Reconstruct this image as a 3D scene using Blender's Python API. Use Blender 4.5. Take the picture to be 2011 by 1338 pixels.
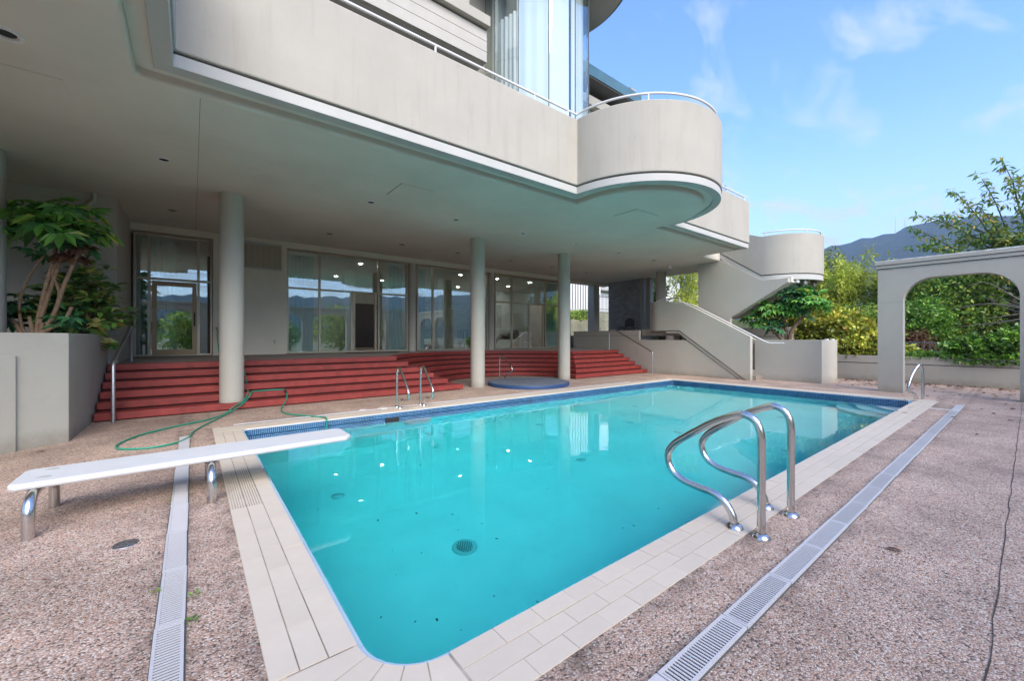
import bpy, bmesh, math, random
import numpy as np
from mathutils import Vector, Matrix, Quaternion
random.seed(7); rng = np.random.default_rng(7)
R = math.radians
for o in list(bpy.data.objects): bpy.data.objects.remove(o)
S = bpy.context.scene
COL = S.collection

# ------------------------------------------------------------------ camera
cam = bpy.data.objects.new('camera', bpy.data.cameras.new('camera')); COL.objects.link(cam)
cam.location = (0, 0, 1.5); cam.rotation_euler = (R(90), 0, R(51.87 - 90))
cam.data.sensor_width = 36; cam.data.lens = 36 * 800 / 2011
cam.data.shift_y = -0.0025; cam.data.clip_start = .05; cam.data.clip_end = 20000
S.camera = cam
# ------------------------------------------------------------------ sky and sun
SUN_EL, SUN_AZ = R(35), R(-106)          # azimuth of the sun in the XY plane (from the pool side)
W = bpy.data.worlds.new('World'); S.world = W; W.use_nodes = True
nt = W.node_tree; nt.nodes.clear()
N = nt.nodes.new; L = nt.links.new
out = N('ShaderNodeOutputWorld'); bg = N('ShaderNodeBackground'); sky = N('ShaderNodeTexSky')
sky.sky_type = 'NISHITA'; sky.sun_disc = False; sky.sun_elevation = SUN_EL
sky.sun_rotation = R(90) - SUN_AZ; sky.air_density = 1.0; sky.dust_density = .3; sky.ozone_density = 4.0
bg.inputs['Strength'].default_value = 0.09
tc = N('ShaderNodeTexCoord'); sep = N('ShaderNodeSeparateXYZ'); L(tc.outputs['Generated'], sep.inputs[0])
mx = N('ShaderNodeMath'); mx.operation = 'MAXIMUM'; L(sep.outputs['Z'], mx.inputs[0]); mx.inputs[1].default_value = 0
ad = N('ShaderNodeMath'); ad.operation = 'ADD'; L(mx.outputs[0], ad.inputs[0]); ad.inputs[1].default_value = .12
dv = N('ShaderNodeVectorMath'); dv.operation = 'DIVIDE'
L(tc.outputs['Generated'], dv.inputs[0])
cb = N('ShaderNodeCombineXYZ'); [L(ad.outputs[0], cb.inputs[i]) for i in range(3)]; L(cb.outputs[0], dv.inputs[1])
mp = N('ShaderNodeMapping'); mp.inputs['Scale'].default_value = (.9, 2.0, 0); mp.inputs['Rotation'].default_value = (0, 0, R(35)); mp.inputs['Location'].default_value = (1.7, .4, 0)
L(dv.outputs[0], mp.inputs[0])
cn = N('ShaderNodeTexNoise'); cn.inputs['Scale'].default_value = 1.9; cn.inputs['Detail'].default_value = 10; cn.inputs['Roughness'].default_value = .6; cn.inputs['Distortion'].default_value = .9
L(mp.outputs[0], cn.inputs['Vector'])
cr = N('ShaderNodeValToRGB'); cr.color_ramp.elements[0].position = .50; cr.color_ramp.elements[1].position = .78
L(cn.outputs['Fac'], cr.inputs[0])
hz = N('ShaderNodeMapRange'); hz.inputs[1].default_value = 0.0; hz.inputs[2].default_value = .44; hz.inputs[3].default_value = .72; hz.inputs[4].default_value = 0.0; hz.interpolation_type = 'SMOOTHSTEP'
L(sep.outputs['Z'], hz.inputs[0])
am = N('ShaderNodeMath'); am.operation = 'ADD'; am.use_clamp = True; L(cr.outputs[0], am.inputs[0]); L(hz.outputs[0], am.inputs[1])
mix = N('ShaderNodeMix'); mix.data_type = 'RGBA'; L(am.outputs[0], mix.inputs['Factor']); tint = N('ShaderNodeVectorMath'); tint.operation = 'MULTIPLY'; tint.inputs[1].default_value = (.78, .88, 1.08); L(sky.outputs[0], tint.inputs[0]); L(tint.outputs[0], mix.inputs['A'])
mix.inputs['B'].default_value = (1.95, 2.2, 2.45, 1)
L(mix.outputs['Result'], bg.inputs['Color']); L(bg.outputs[0], out.inputs[0])
sun = bpy.data.objects.new('sun', bpy.data.lights.new('sun', 'SUN')); COL.objects.link(sun)
sun.data.energy = 1.5; sun.data.angle = R(48); sun.data.color = (1, .91, .80)
sd = Vector((math.cos(SUN_AZ) * math.cos(SUN_EL), math.sin(SUN_AZ) * math.cos(SUN_EL), math.sin(SUN_EL)))
sun.rotation_euler = sd.to_track_quat('Z', 'Y').to_euler(); sun.location = sd * 60
S.view_settings.view_transform = 'Standard'; S.view_settings.look = 'None'; S.view_settings.gamma = 1
S.view_settings.use_curve_mapping = False; S.view_settings.exposure = 2.28
S.render.engine = 'CYCLES'
cy = S.cycles; cy.use_denoising = True; cy.max_bounces = 10; cy.diffuse_bounces = 7; cy.glossy_bounces = 4
cy.transparent_max_bounces = 24; cy.transmission_bounces = 6; cy.volume_bounces = 0; cy.sample_clamp_indirect = 6
cy.caustics_reflective = False; cy.caustics_refractive = True; cy.blur_glossy = .3

# ------------------------------------------------------------------ helpers
WM = {}
def wmat(o): return WM[o.name]
def par(o, p):
    WM[o.name] = o.matrix_basis.copy() if p is None else None
    if p is not None:
        o.parent = p; o.matrix_parent_inverse = WM[p.name].inverted(); WM[o.name] = o.matrix_basis.copy()
def tag(o, label=None, cat=None, group=None, kind=None):
    if label: o['label'] = label
    if cat: o['category'] = cat
    if group: o['group'] = group
    if kind: o['kind'] = kind
    return o
def thing(name, label, cat, loc=(0, 0, 0), group=None):
    o = bpy.data.objects.new(name, None); o.empty_display_size = .2; COL.objects.link(o); o.location = loc
    o.matrix_basis = Matrix.Translation(loc); WM[o.name] = o.matrix_basis.copy()
    return tag(o, label, cat, group)
def link(name, me, parent=None, M=None):
    o = bpy.data.objects.new(name, me); COL.objects.link(o)
    if M is not None: o.matrix_basis = M
    par(o, parent); return o
def dup(root, M, label=None, group=None):
    r = root.copy(); COL.objects.link(r); r.matrix_basis = M; WM[r.name] = M
    if label: r['label'] = label
    if group: r['group'] = group
    for ch in list(root.children):
        c_ = ch.copy(); COL.objects.link(c_); c_.parent = r; WM[c_.name] = M @ ch.matrix_parent_inverse @ ch.matrix_basis
        for g in ch.children:
            d_ = g.copy(); COL.objects.link(d_); d_.parent = c_
    return r
class MB:
    def __init__(s): s.v = []; s.f = []; s.m = []
    def add(s, vs, fs, mi=0):
        b = len(s.v); s.v += [tuple(v) for v in vs]; s.f += [tuple(b + i for i in f) for f in fs]; s.m += [mi] * len(fs); return s
    def box(s, x0, x1, y0, y1, z0, z1, mi=0):
        return s.add([(x0,y0,z0),(x1,y0,z0),(x1,y1,z0),(x0,y1,z0),(x0,y0,z1),(x1,y0,z1),(x1,y1,z1),(x0,y1,z1)],
                     [(0,3,2,1),(4,5,6,7),(0,1,5,4),(1,2,6,5),(2,3,7,6),(3,0,4,7)], mi)
    def prism(s, poly, z0, z1, mi=0):
        n = len(poly); z0f = z0 if callable(z0) else (lambda x, y: z0); z1f = z1 if callable(z1) else (lambda x, y: z1)
        vs = [(x, y, z0f(x, y)) for x, y in poly] + [(x, y, z1f(x, y)) for x, y in poly]
        return s.add(vs, [tuple(range(n))[::-1], tuple(range(n, 2*n))] + [(i, (i+1) % n, n + (i+1) % n, n + i) for i in range(n)], mi)
    def prismx(s, poly, x0, x1, mi=0):       # poly in (y, z)
        n = len(poly)
        vs = [(x0, y, z) for y, z in poly] + [(x1, y, z) for y, z in poly]
        return s.add(vs, [tuple(range(n))[::-1], tuple(range(n, 2*n))] + [(i, (i+1) % n, n + (i+1) % n, n + i) for i in range(n)], mi)
    def prismy(s, poly, y0, y1, mi=0):       # poly in (x, z)
        n = len(poly)
        vs = [(x, y0, z) for x, z in poly] + [(x, y1, z) for x, z in poly]
        return s.add(vs, [tuple(range(n)), tuple(range(n, 2*n))[::-1]] + [(i, n + i, n + (i+1) % n, (i+1) % n) for i in range(n)], mi)
    def ribbon(s, path, a, b, z0, z1, mi=0):  # wall between the path offset by a and by b (left positive)
        pa, pb = offset(path, a), offset(path, b); n = len(path)
        vs = [(*p, z0) for p in pa] + [(*p, z0) for p in pb] + [(*p, z1) for p in pa] + [(*p, z1) for p in pb]
        fs = []
        for i in range(n - 1):
            j = i + 1
            fs += [(i, j, 2*n+j, 2*n+i), (n+j, n+i, 3*n+i, 3*n+j), (2*n+i, 2*n+j, 3*n+j, 3*n+i), (j, i, n+i, n+j)]
        fs += [(n, 0, 2*n, 3*n), (n-1, 2*n-1, 4*n-1, 3*n-1)]
        return s.add(vs, fs, mi)
    def cyl(s, x, y, z0, z1, r0, r1=None, n=32, mi=0, cap=True):
        r1 = r0 if r1 is None else r1
        a = [2*math.pi*i/n for i in range(n)]
        vs = [(x + r0*math.cos(t), y + r0*math.sin(t), z0) for t in a] + [(x + r1*math.cos(t), y + r1*math.sin(t), z1) for t in a]
        fs = [(i, (i+1) % n, n + (i+1) % n, n + i) for i in range(n)]
        if cap: fs += [tuple(range(n))[::-1], tuple(range(n, 2*n))]
        return s.add(vs, fs, mi)
    def lathe(s, x, y, prof, n=32, mi=0):     # prof: (r, z)
        vs = []; fs = []
        for r, z in prof: vs += [(x + r*math.cos(2*math.pi*i/n), y + r*math.sin(2*math.pi*i/n), z) for i in range(n)]
        for k in range(len(prof) - 1):
            fs += [(k*n+i, k*n+(i+1) % n, (k+1)*n+(i+1) % n, (k+1)*n+i) for i in range(n)]
        return s.add(vs, fs, mi)
    def tube(s, pts, r, n=12, mi=0, smooth=0, cap=True):
        pts = [Vector(p) for p in pts]
        if smooth: pts = spline(pts, smooth)
        rs = r if isinstance(r, (list, tuple)) else None
        m = len(pts); vs = []; fs = []; up = Vector((0, 0, 1)); prev = None
        for i, p in enumerate(pts):
            t = (pts[min(i+1, m-1)] - pts[max(i-1, 0)]).normalized()
            if prev is None:
                u = t.cross(up); u = t.cross(Vector((1, 0, 0))) if u.length < .2 else u
            else: u = prev - t * prev.dot(t)
            u.normalize(); prev = u; w = t.cross(u)
            if rs:
                f = i / (m - 1) * (len(rs) - 1); k = min(int(f), len(rs) - 2); rr = rs[k] + (rs[k+1] - rs[k]) * (f - k)
            else: rr = r
            vs += [p + (u * math.cos(2*math.pi*j/n) + w * math.sin(2*math.pi*j/n)) * rr for j in range(n)]
        for i in range(m - 1): fs += [(i*n+j, i*n+(j+1) % n, (i+1)*n+(j+1) % n, (i+1)*n+j) for j in range(n)]
        if cap: fs += [tuple(range(n))[::-1], tuple(range((m-1)*n, m*n))]
        return s.add(vs, fs, mi)
    def mesh(s, name, mats, smooth=None):
        me = bpy.data.meshes.new(name); me.from_pydata(s.v, [], s.f)
        for m in (mats if isinstance(mats, (list, tuple)) else [mats]): me.materials.append(m)
        if any(s.m): me.polygons.foreach_set('material_index', s.m)
        bm = bmesh.new(); bm.from_mesh(me); bmesh.ops.recalc_face_normals(bm, faces=bm.faces); bm.to_mesh(me); bm.free()
        if smooth:
            me.polygons.foreach_set('use_smooth', [True] * len(me.polygons)); me.set_sharp_from_angle(angle=R(smooth))
        me.update(); return me
    def build(s, name, mats, parent=None, smooth=None, bevel=0, label=None, kind=None):
        o = link(name, s.mesh(name, mats, smooth), parent)
        if bevel:
            b = o.modifiers.new('bevel', 'BEVEL'); b.width = bevel; b.segments = 2; b.limit_method = 'ANGLE'; b.angle_limit = R(40)
        if label: o['label'] = label
        if kind: o['kind'] = kind
        return o
def offset(path, d):
    if abs(d) < 1e-9: return list(path)
    n = len(path); res = []
    for i in range(n):
        ns = []
        if i > 0: t = Vector(path[i]) - Vector(path[i-1]); t.normalize(); ns.append(Vector((-t.y, t.x)))
        if i < n - 1: t = Vector(path[i+1]) - Vector(path[i]); t.normalize(); ns.append(Vector((-t.y, t.x)))
        if len(ns) == 1: q = ns[0] * d
        else:
            m = ns[0] + ns[1]; m.normalize(); q = m * (d / max(.3, m.dot(ns[0])))
        res.append((path[i][0] + q.x, path[i][1] + q.y))
    return res
def spline(pts, k):
    P = [pts[0]*2 - pts[1]] + list(pts) + [pts[-1]*2 - pts[-2]]; res = []
    for i in range(1, len(P) - 2):
        for j in range(k):
            t = j / k; a, b, c_, d = P[i-1], P[i], P[i+1], P[i+2]
            res.append(.5 * ((2*b) + (c_ - a)*t + (2*a - 5*b + 4*c_ - d)*t*t + (3*b - a - 3*c_ + d)*t**3))
    res.append(pts[-1]); return res
def arc(cx, cy_, r, a0, a1, n): return [(cx + r*math.cos(R(a0 + (a1-a0)*i/n)), cy_ + r*math.sin(R(a0 + (a1-a0)*i/n))) for i in range(n+1)]

# ------------------------------------------------------------------ materials
def base(name):
    m = bpy.data.materials.new(name); m.use_nodes = True; t = m.node_tree
    return m, t, t.nodes['Principled BSDF'], t.nodes.new, t.links.new
def sc(c, k): return tuple(min(1, x * k) for x in c[:3]) + (1,)
def pm(name, col, rough=.6, metal=0, var=.12, scale=2., detail=5, bump=0, bscale=60, isl=0, obj=0, streak=0, spec=.5, stain=None, col2=None, coat=0, foot=0):
    m, t, b, n, l = base(name)
    tcn = n('ShaderNodeTexCoord'); src = tcn.outputs['Object']
    nz = n('ShaderNodeTexNoise'); nz.inputs['Scale'].default_value = scale; nz.inputs['Detail'].default_value = detail; nz.inputs['Roughness'].default_value = .6
    l(src, nz.inputs['Vector'])
    rp = n('ShaderNodeValToRGB'); rp.color_ramp.elements[0].position = .3; rp.color_ramp.elements[1].position = .7
    rp.color_ramp.elements[0].color = sc(col, 1 - var); rp.color_ramp.elements[1].color = sc(col2 or col, 1 + var)
    l(nz.outputs['Fac'], rp.inputs[0]); c = rp.outputs[0]
    def darken(fac, colr):
        nonlocal c
        x = n('ShaderNodeMix'); x.data_type = 'RGBA'; x.blend_type = 'MULTIPLY'; l(fac, x.inputs['Factor']); l(c, x.inputs['A']); x.inputs['B'].default_value = (*colr, 1); c = x.outputs['Result']
    if streak:
        mpg = n('ShaderNodeMapping'); mpg.inputs['Scale'].default_value = (5, 5, .55); l(src, mpg.inputs[0])
        n2 = n('ShaderNodeTexNoise'); n2.inputs['Scale'].default_value = 1.3; n2.inputs['Detail'].default_value = 7; n2.inputs['Roughness'].default_value = .65; l(mpg.outputs[0], n2.inputs['Vector'])
        r2 = n('ShaderNodeMapRange'); r2.inputs[1].default_value = .52; r2.inputs[2].default_value = .8; r2.inputs[4].default_value = streak; l(n2.outputs['Fac'], r2.inputs[0]); darken(r2.outputs[0], (.62, .58, .5))
        n3 = n('ShaderNodeTexNoise'); n3.inputs['Scale'].default_value = 9; n3.inputs['Detail'].default_value = 8; n3.inputs['Roughness'].default_value = .75; l(src, n3.inputs['Vector'])
        r3 = n('ShaderNodeMapRange'); r3.inputs[1].default_value = .6; r3.inputs[2].default_value = .78; r3.inputs[4].default_value = streak * .6; l(n3.outputs['Fac'], r3.inputs[0]); darken(r3.outputs[0], (.55, .52, .45))
    if stain:
        n2 = n('ShaderNodeTexNoise'); n2.inputs['Scale'].default_value = stain[0]; n2.inputs['Detail'].default_value = 8; n2.inputs['Roughness'].default_value = .7; l(src, n2.inputs['Vector'])
        r2 = n('ShaderNodeMapRange'); r2.inputs[1].default_value = .5; r2.inputs[2].default_value = .72; r2.inputs[4].default_value = stain[1]; l(n2.outputs['Fac'], r2.inputs[0]); darken(r2.outputs[0], stain[2])
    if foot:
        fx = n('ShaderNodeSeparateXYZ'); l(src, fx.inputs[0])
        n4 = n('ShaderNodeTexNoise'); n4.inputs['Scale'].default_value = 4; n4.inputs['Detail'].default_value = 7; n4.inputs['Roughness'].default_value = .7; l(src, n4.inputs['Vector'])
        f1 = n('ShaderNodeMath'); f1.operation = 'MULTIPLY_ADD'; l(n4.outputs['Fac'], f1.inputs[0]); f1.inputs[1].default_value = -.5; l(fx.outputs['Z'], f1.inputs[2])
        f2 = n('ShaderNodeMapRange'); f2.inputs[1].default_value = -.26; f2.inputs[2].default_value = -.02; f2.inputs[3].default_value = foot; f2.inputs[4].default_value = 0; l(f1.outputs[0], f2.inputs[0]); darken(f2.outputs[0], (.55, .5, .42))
    for on, out_ in ((isl, 'Random Per Island'), (obj, 'Random')):
        if on:
            g = n('ShaderNodeNewGeometry' if out_ != 'Random' else 'ShaderNodeObjectInfo')
            r2 = n('ShaderNodeMapRange'); r2.inputs[3].default_value = 1 - on; r2.inputs[4].default_value = 1 + on; l(g.outputs[out_], r2.inputs[0])
            x = n('ShaderNodeVectorMath'); x.operation = 'SCALE'; l(c, x.inputs[0]); l(r2.outputs[0], x.inputs['Scale']); c = x.outputs[0]
    l(c, b.inputs['Base Color'])
    b.inputs['Roughness'].default_value = rough; b.inputs['Metallic'].default_value = metal; b.inputs['Specular IOR Level'].default_value = spec
    b.inputs['Coat Weight'].default_value = coat
    if bump:
        bn = n('ShaderNodeTexNoise'); bn.inputs['Scale'].default_value = bscale; bn.inputs['Detail'].default_value = 4; l(src, bn.inputs['Vector'])
        bp = n('ShaderNodeBump'); bp.inputs['Strength'].default_value = bump; bp.inputs['Distance'].default_value = .01; l(bn.outputs['Fac'], bp.inputs['Height']); l(bp.outputs[0], b.inputs['Normal'])
    return m
def leafmat(name, c1, c2, c3=None, p3=.9, rough=.45, trans=.25, scale=None):
    m, t, b, n, l = base(name)
    g = n('ShaderNodeNewGeometry'); oi = n('ShaderNodeObjectInfo')
    a = n('ShaderNodeMath'); a.operation = 'ADD'; l(g.outputs['Random Per Island'], a.inputs[0]); l(oi.outputs['Random'], a.inputs[1])
    fr = n('ShaderNodeMath'); fr.operation = 'FRACT'; l(a.outputs[0], fr.inputs[0])
    rp = n('ShaderNodeValToRGB'); e = rp.color_ramp.elements; e[0].color = (*c1, 1); e[1].color = (*c2, 1); e[1].position = p3 if c3 else 1
    if c3: x = e.new(min(1, p3 + .06)); x.color = (*c3, 1)
    l(fr.outputs[0], rp.inputs[0]); c = rp.outputs[0]
    if scale:
        tcn = n('ShaderNodeTexCoord'); nz = n('ShaderNodeTexNoise'); nz.inputs['Scale'].default_value = scale; nz.inputs['Detail'].default_value = 2; l(tcn.outputs['Object'], nz.inputs['Vector'])
        r2 = n('ShaderNodeMapRange'); r2.inputs[1].default_value = .3; r2.inputs[2].default_value = .7; r2.inputs[3].default_value = .55; r2.inputs[4].default_value = 1.35; l(nz.outputs['Fac'], r2.inputs[0])
        x = n('ShaderNodeVectorMath'); x.operation = 'SCALE'; l(c, x.inputs[0]); l(r2.outputs[0], x.inputs['Scale']); c = x.outputs[0]
    l(c, b.inputs['Base Color']); b.inputs['Roughness'].default_value = rough
    tr = n('ShaderNodeBsdfTranslucent'); l(c, tr.inputs['Color']); ms = n('ShaderNodeMixShader'); ms.inputs[0].default_value = trans
    l(b.outputs[0], ms.inputs[1]); l(tr.outputs[0], ms.inputs[2]); l(ms.outputs[0], t.nodes['Material Output'].inputs[0])
    return m
def schlick(n, l, f0, normal=None, k=1.0):
    lw = n('ShaderNodeLayerWeight'); lw.inputs['Blend'].default_value = .5
    if normal: l(normal, lw.inputs['Normal'])
    p = n('ShaderNodeMath'); p.operation = 'POWER'; l(lw.outputs['Facing'], p.inputs[0]); p.inputs[1].default_value = 5
    q = n('ShaderNodeMath'); q.operation = 'MULTIPLY_ADD'; l(p.outputs[0], q.inputs[0]); q.inputs[1].default_value = (1 - f0) * k; q.inputs[2].default_value = f0
    return q.outputs[0]
def glass(name, tint, f0):
    m, t, b, n, l = base(name); t.nodes.remove(b)
    tr = n('ShaderNodeBsdfTransparent'); tr.inputs[0].default_value = (*tint, 1); gl = n('ShaderNodeBsdfGlossy'); gl.inputs['Roughness'].default_value = 0; gl.inputs[0].default_value = (.95, 1, .98, 1)
    ms = n('ShaderNodeMixShader'); l(schlick(n, l, f0), ms.inputs[0]); l(tr.outputs[0], ms.inputs[1]); l(gl.outputs[0], ms.inputs[2]); l(ms.outputs[0], t.nodes['Material Output'].inputs[0]); return m
def emit(name, col, st):
    m, t, b, n, l = base(name); b.inputs['Base Color'].default_value = (.8, .8, .8, 1); b.inputs['Emission Color'].default_value = (*col, 1); b.inputs['Emission Strength'].default_value = st; return m

M = {}
M['parapet'] = pm('parapet_stucco', (.385, .360, .303), .85, var=.05, scale=1.2, bump=.25, bscale=90, streak=.30, stain=(.7, .2, (.82, .80, .76)))
M['trim'] = pm('pale_trim', (.44, .435, .40), .7, var=.04)
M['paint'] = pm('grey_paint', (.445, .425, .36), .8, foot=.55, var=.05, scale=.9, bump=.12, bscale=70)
M['facade'] = pm('grey_paint_lifted', (.63, .585, .475), .8, var=.05, scale=.9, bump=.12, bscale=70)  # lighter copy of the grey paint, brightening walls shaded by the soffit
M['soffit'] = pm('soffit_paint', (.60, .56, .475), .75, var=.07, scale=.7, bump=.06, bscale=40, stain=(.5, .3, (.82, .82, .8)))
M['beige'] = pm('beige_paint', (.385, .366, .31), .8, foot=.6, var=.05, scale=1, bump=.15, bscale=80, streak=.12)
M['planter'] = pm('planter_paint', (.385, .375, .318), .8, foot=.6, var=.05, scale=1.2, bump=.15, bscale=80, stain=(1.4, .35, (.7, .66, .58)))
M['groove'] = pm('shadow_groove', (.10, .10, .095), .9)
M['dark'] = pm('dark_recess', (.02, .02, .02), .9)
M['wood'] = pm('red_stain', (.25, .035, .027), .6, var=.22, scale=5, bump=.15, bscale=30, stain=(2.2, .35, (1.5, 1.5, 1.5)), obj=.12)
M['riser'] = pm('red_shadow_board', (.03, .008, .008), .8)  # near-black red puts the shadow lines under the nosings into the colour
M['terrace'] = pm('terrace_aggregate', (.27, .23, .19), .9, var=.3, scale=60, bump=.4, bscale=90)
M['coping'] = pm('coping_tile', (.60, .52, .42), .55, var=.06, scale=3, bump=.05, bscale=50, obj=.03, stain=(2.5, .25, (.8, .75, .68)))
M['grout'] = pm('grout', (.33, .28, .235), .95, var=.5, scale=3)
M['bluetile'] = pm('blue_mosaic', (.009, .068, .18), .18, var=.25, scale=4, isl=.4, coat=.3)
M['tilegrout'] = pm('tile_grout', (.36, .50, .60), .8)
M['plaster'] = pm('pool_plaster', (.76, .87, .85), .8, var=.06, scale=.8, stain=(3, .2, (.7, .78, .78)))
M['steel'] = pm('stainless_steel', (.62, .60, .57), .22, metal=1, var=.08, scale=6)
M['galv'] = pm('galvanised_steel', (.45, .46, .47), .4, metal=1, var=.2, scale=30)
M['board'] = pm('white_fibreglass', (.60, .60, .585), .55, var=.03, scale=6, bump=.2, bscale=300, stain=(5, .12, (.8, .8, .78)))
M['white'] = pm('white_paint', (.66, .66, .64), .4, var=.03)
M['grate'] = pm('grate_plastic', (.52, .51, .515), .5, var=.06, obj=.05, stain=(4, .3, (.75, .73, .7)))
M['hose'] = pm('green_hose', (.015, .27, .17), .35, var=.1)
M['bronze'] = pm('bronze_frame', (.42, .37, .27), .4, metal=.5, var=.06)
M['brown'] = pm('brown_door_frame', (.27, .20, .11), .4, metal=.4, var=.08)
M['cover'] = pm('spa_cover_top', (.14, .16, .20), .6, var=.12, scale=3, stain=(4, .5, (.6, .58, .55)))
M['coverrim'] = pm('spa_cover_rim', (.02, .06, .16), .5)
M['bark'] = pm('bark', (.20, .14, .09), .9, var=.4, scale=12, bump=.7, bscale=30)
M['stem'] = pm('fatsia_stem', (.26, .17, .10), .8, var=.35, scale=14, bump=.5, bscale=40)
M['palebark'] = pm('pale_bark', (.13, .115, .10), .8, var=.3, scale=10, bump=.4, bscale=30)
M['soil'] = pm('soil', (.07, .05, .035), 1, var=.4, scale=12, bump=1, bscale=30)
M['iron'] = pm('dark_iron', (.05, .055, .06), .5, metal=.3)
M['sheer'] = pm('teal_curtain', (.36, .55, .53), .9, var=.1)
M['whitedrape'] = pm('white_drape', (.8, .8, .8), .9, var=.03)
M['inwall'] = pm('interior_wall', (.62, .62, .59), .8)
M['infloor'] = pm('interior_floor', (.30, .26, .21), .4)
M['cabinet'] = pm('dark_cabinet', (.05, .04, .045), .4)
M['brick'] = pm('grey_brick', (.34, .335, .32), .8, var=.15, scale=3, isl=.15, bump=.3)
M['concrete'] = pm('mossy_concrete', (.30, .29, .20), .9, var=.25, scale=1.5, bump=.3, stain=(1.2, .5, (.6, .62, .4)))
M['teal'] = pm('teal_metal', (.12, .22, .23), .35, metal=.5)
M['timber'] = pm('siding_timber', (.42, .40, .35), .7, var=.06, scale=2)
M['glass'] = glass('window_glass', (.86, .93, .91), .26)
M['bayglass'] = glass('bay_glass', (.93, .97, .96), .10)
M['lamp'] = emit('lamp_glow', (1, .95, .86), 26)
M['navy'] = pm('navy_fabric', (.015, .025, .07), .9)
M['green'] = pm('wall_green', (.05, .12, .06), .7)

# pool water: clear surface over an absorbing body
m, t, b, n, l = base('water'); t.nodes.remove(b)
tcn = n('ShaderNodeTexCoord'); w1 = n('ShaderNodeTexNoise'); w1.inputs['Scale'].default_value = 1.6; w1.inputs['Detail'].default_value = 3; l(tcn.outputs['Object'], w1.inputs['Vector'])
bp = n('ShaderNodeBump'); bp.inputs['Strength'].default_value = .10; bp.inputs['Distance'].default_value = .03; l(w1.outputs['Fac'], bp.inputs['Height'])
ms = n('ShaderNodeBsdfGlass'); ms.inputs['Roughness'].default_value = 0; ms.inputs['IOR'].default_value = 1.33; l(bp.outputs[0], ms.inputs['Normal'])
va = n('ShaderNodeVolumeAbsorption'); va.inputs['Color'].default_value = (.0, .976, .983, 1); va.inputs['Density'].default_value = .58
l(ms.outputs[0], t.nodes['Material Output'].inputs[0]); l(va.outputs[0], t.nodes['Material Output'].inputs['Volume']); M['water'] = m

# exposed aggregate deck: pebbles of many colours set in mortar
m, t, b, n, l = base('pebble_aggregate')
tcn = n('ShaderNodeTexCoord'); vo = n('ShaderNodeTexVoronoi'); vo.inputs['Scale'].default_value = 100; vo.inputs['Randomness'].default_value = 1
wn = n('ShaderNodeTexNoise'); wn.inputs['Scale'].default_value = 40; wn.inputs['Detail'].default_value = 2; l(tcn.outputs['Object'], wn.inputs['Vector'])
va_ = n('ShaderNodeVectorMath'); va_.operation = 'MULTIPLY_ADD'; l(wn.outputs['Color'], va_.inputs[0]); va_.inputs[1].default_value = (.012, .012, .012); l(tcn.outputs['Object'], va_.inputs[2]); l(va_.outputs[0], vo.inputs['Vector'])
sp = n('ShaderNodeSeparateColor'); l(vo.outputs['Color'], sp.inputs[0])
rp = n('ShaderNodeValToRGB'); rp.color_ramp.interpolation = 'CONSTANT'; e = rp.color_ramp.elements
e[0].color = (.20, .15, .125, 1); e[1].position = .10; e[1].color = (.62, .45, .36, 1)
for p_, c_ in ((.30, (.68, .52, .43)), (.48, (.50, .375, .31)), (.60, (.74, .64, .56)), (.77, (.38, .32, .29)), (.83, (.62, .41, .32)), (.91, (.80, .74, .68))):
    x = e.new(p_); x.color = (*c_, 1)
l(sp.outputs[0], rp.inputs[0])
dr = n('ShaderNodeMapRange'); dr.inputs[1].default_value = .35; dr.inputs[2].default_value = .8; dr.inputs[3].default_value = 1; dr.inputs[4].default_value = .6; l(vo.outputs['Distance'], dr.inputs[0])
s1 = n('ShaderNodeTexNoise'); s1.inputs['Scale'].default_value = .9; s1.inputs['Detail'].default_value = 7; s1.inputs['Roughness'].default_value = .65; l(tcn.outputs['Object'], s1.inputs['Vector'])
r1 = n('ShaderNodeMapRange'); r1.inputs[1].default_value = .36; r1.inputs[2].default_value = .62; r1.inputs[3].default_value = .60; r1.inputs[4].default_value = .98; l(s1.outputs['Fac'], r1.inputs[0])
s2 = n('ShaderNodeTexNoise'); s2.inputs['Scale'].default_value = 2.6; s2.inputs['Detail'].default_value = 8; s2.inputs['Roughness'].default_value = .7; l(tcn.outputs['Object'], s2.inputs['Vector'])
r2 = n('ShaderNodeMapRange'); r2.inputs[1].default_value = .56; r2.inputs[2].default_value = .72; r2.inputs[3].default_value = 1; r2.inputs[4].default_value = .68; l(s2.outputs['Fac'], r2.inputs[0])
m2 = n('ShaderNodeMath'); m2.operation = 'MULTIPLY'; l(r1.outputs[0], m2.inputs[0]); l(r2.outputs[0], m2.inputs[1]); r1 = m2
sxyz = n('ShaderNodeSeparateXYZ'); l(tcn.outputs['Object'], sxyz.inputs[0])
s3 = n('ShaderNodeTexNoise'); s3.inputs['Scale'].default_value = 5; s3.inputs['Detail'].default_value = 6; s3.inputs['Roughness'].default_value = .7; l(tcn.outputs['Object'], s3.inputs['Vector'])
r3 = n('ShaderNodeMapRange'); r3.inputs[1].default_value = .42; r3.inputs[2].default_value = .62; l(s3.outputs['Fac'], r3.inputs[0])
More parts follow.
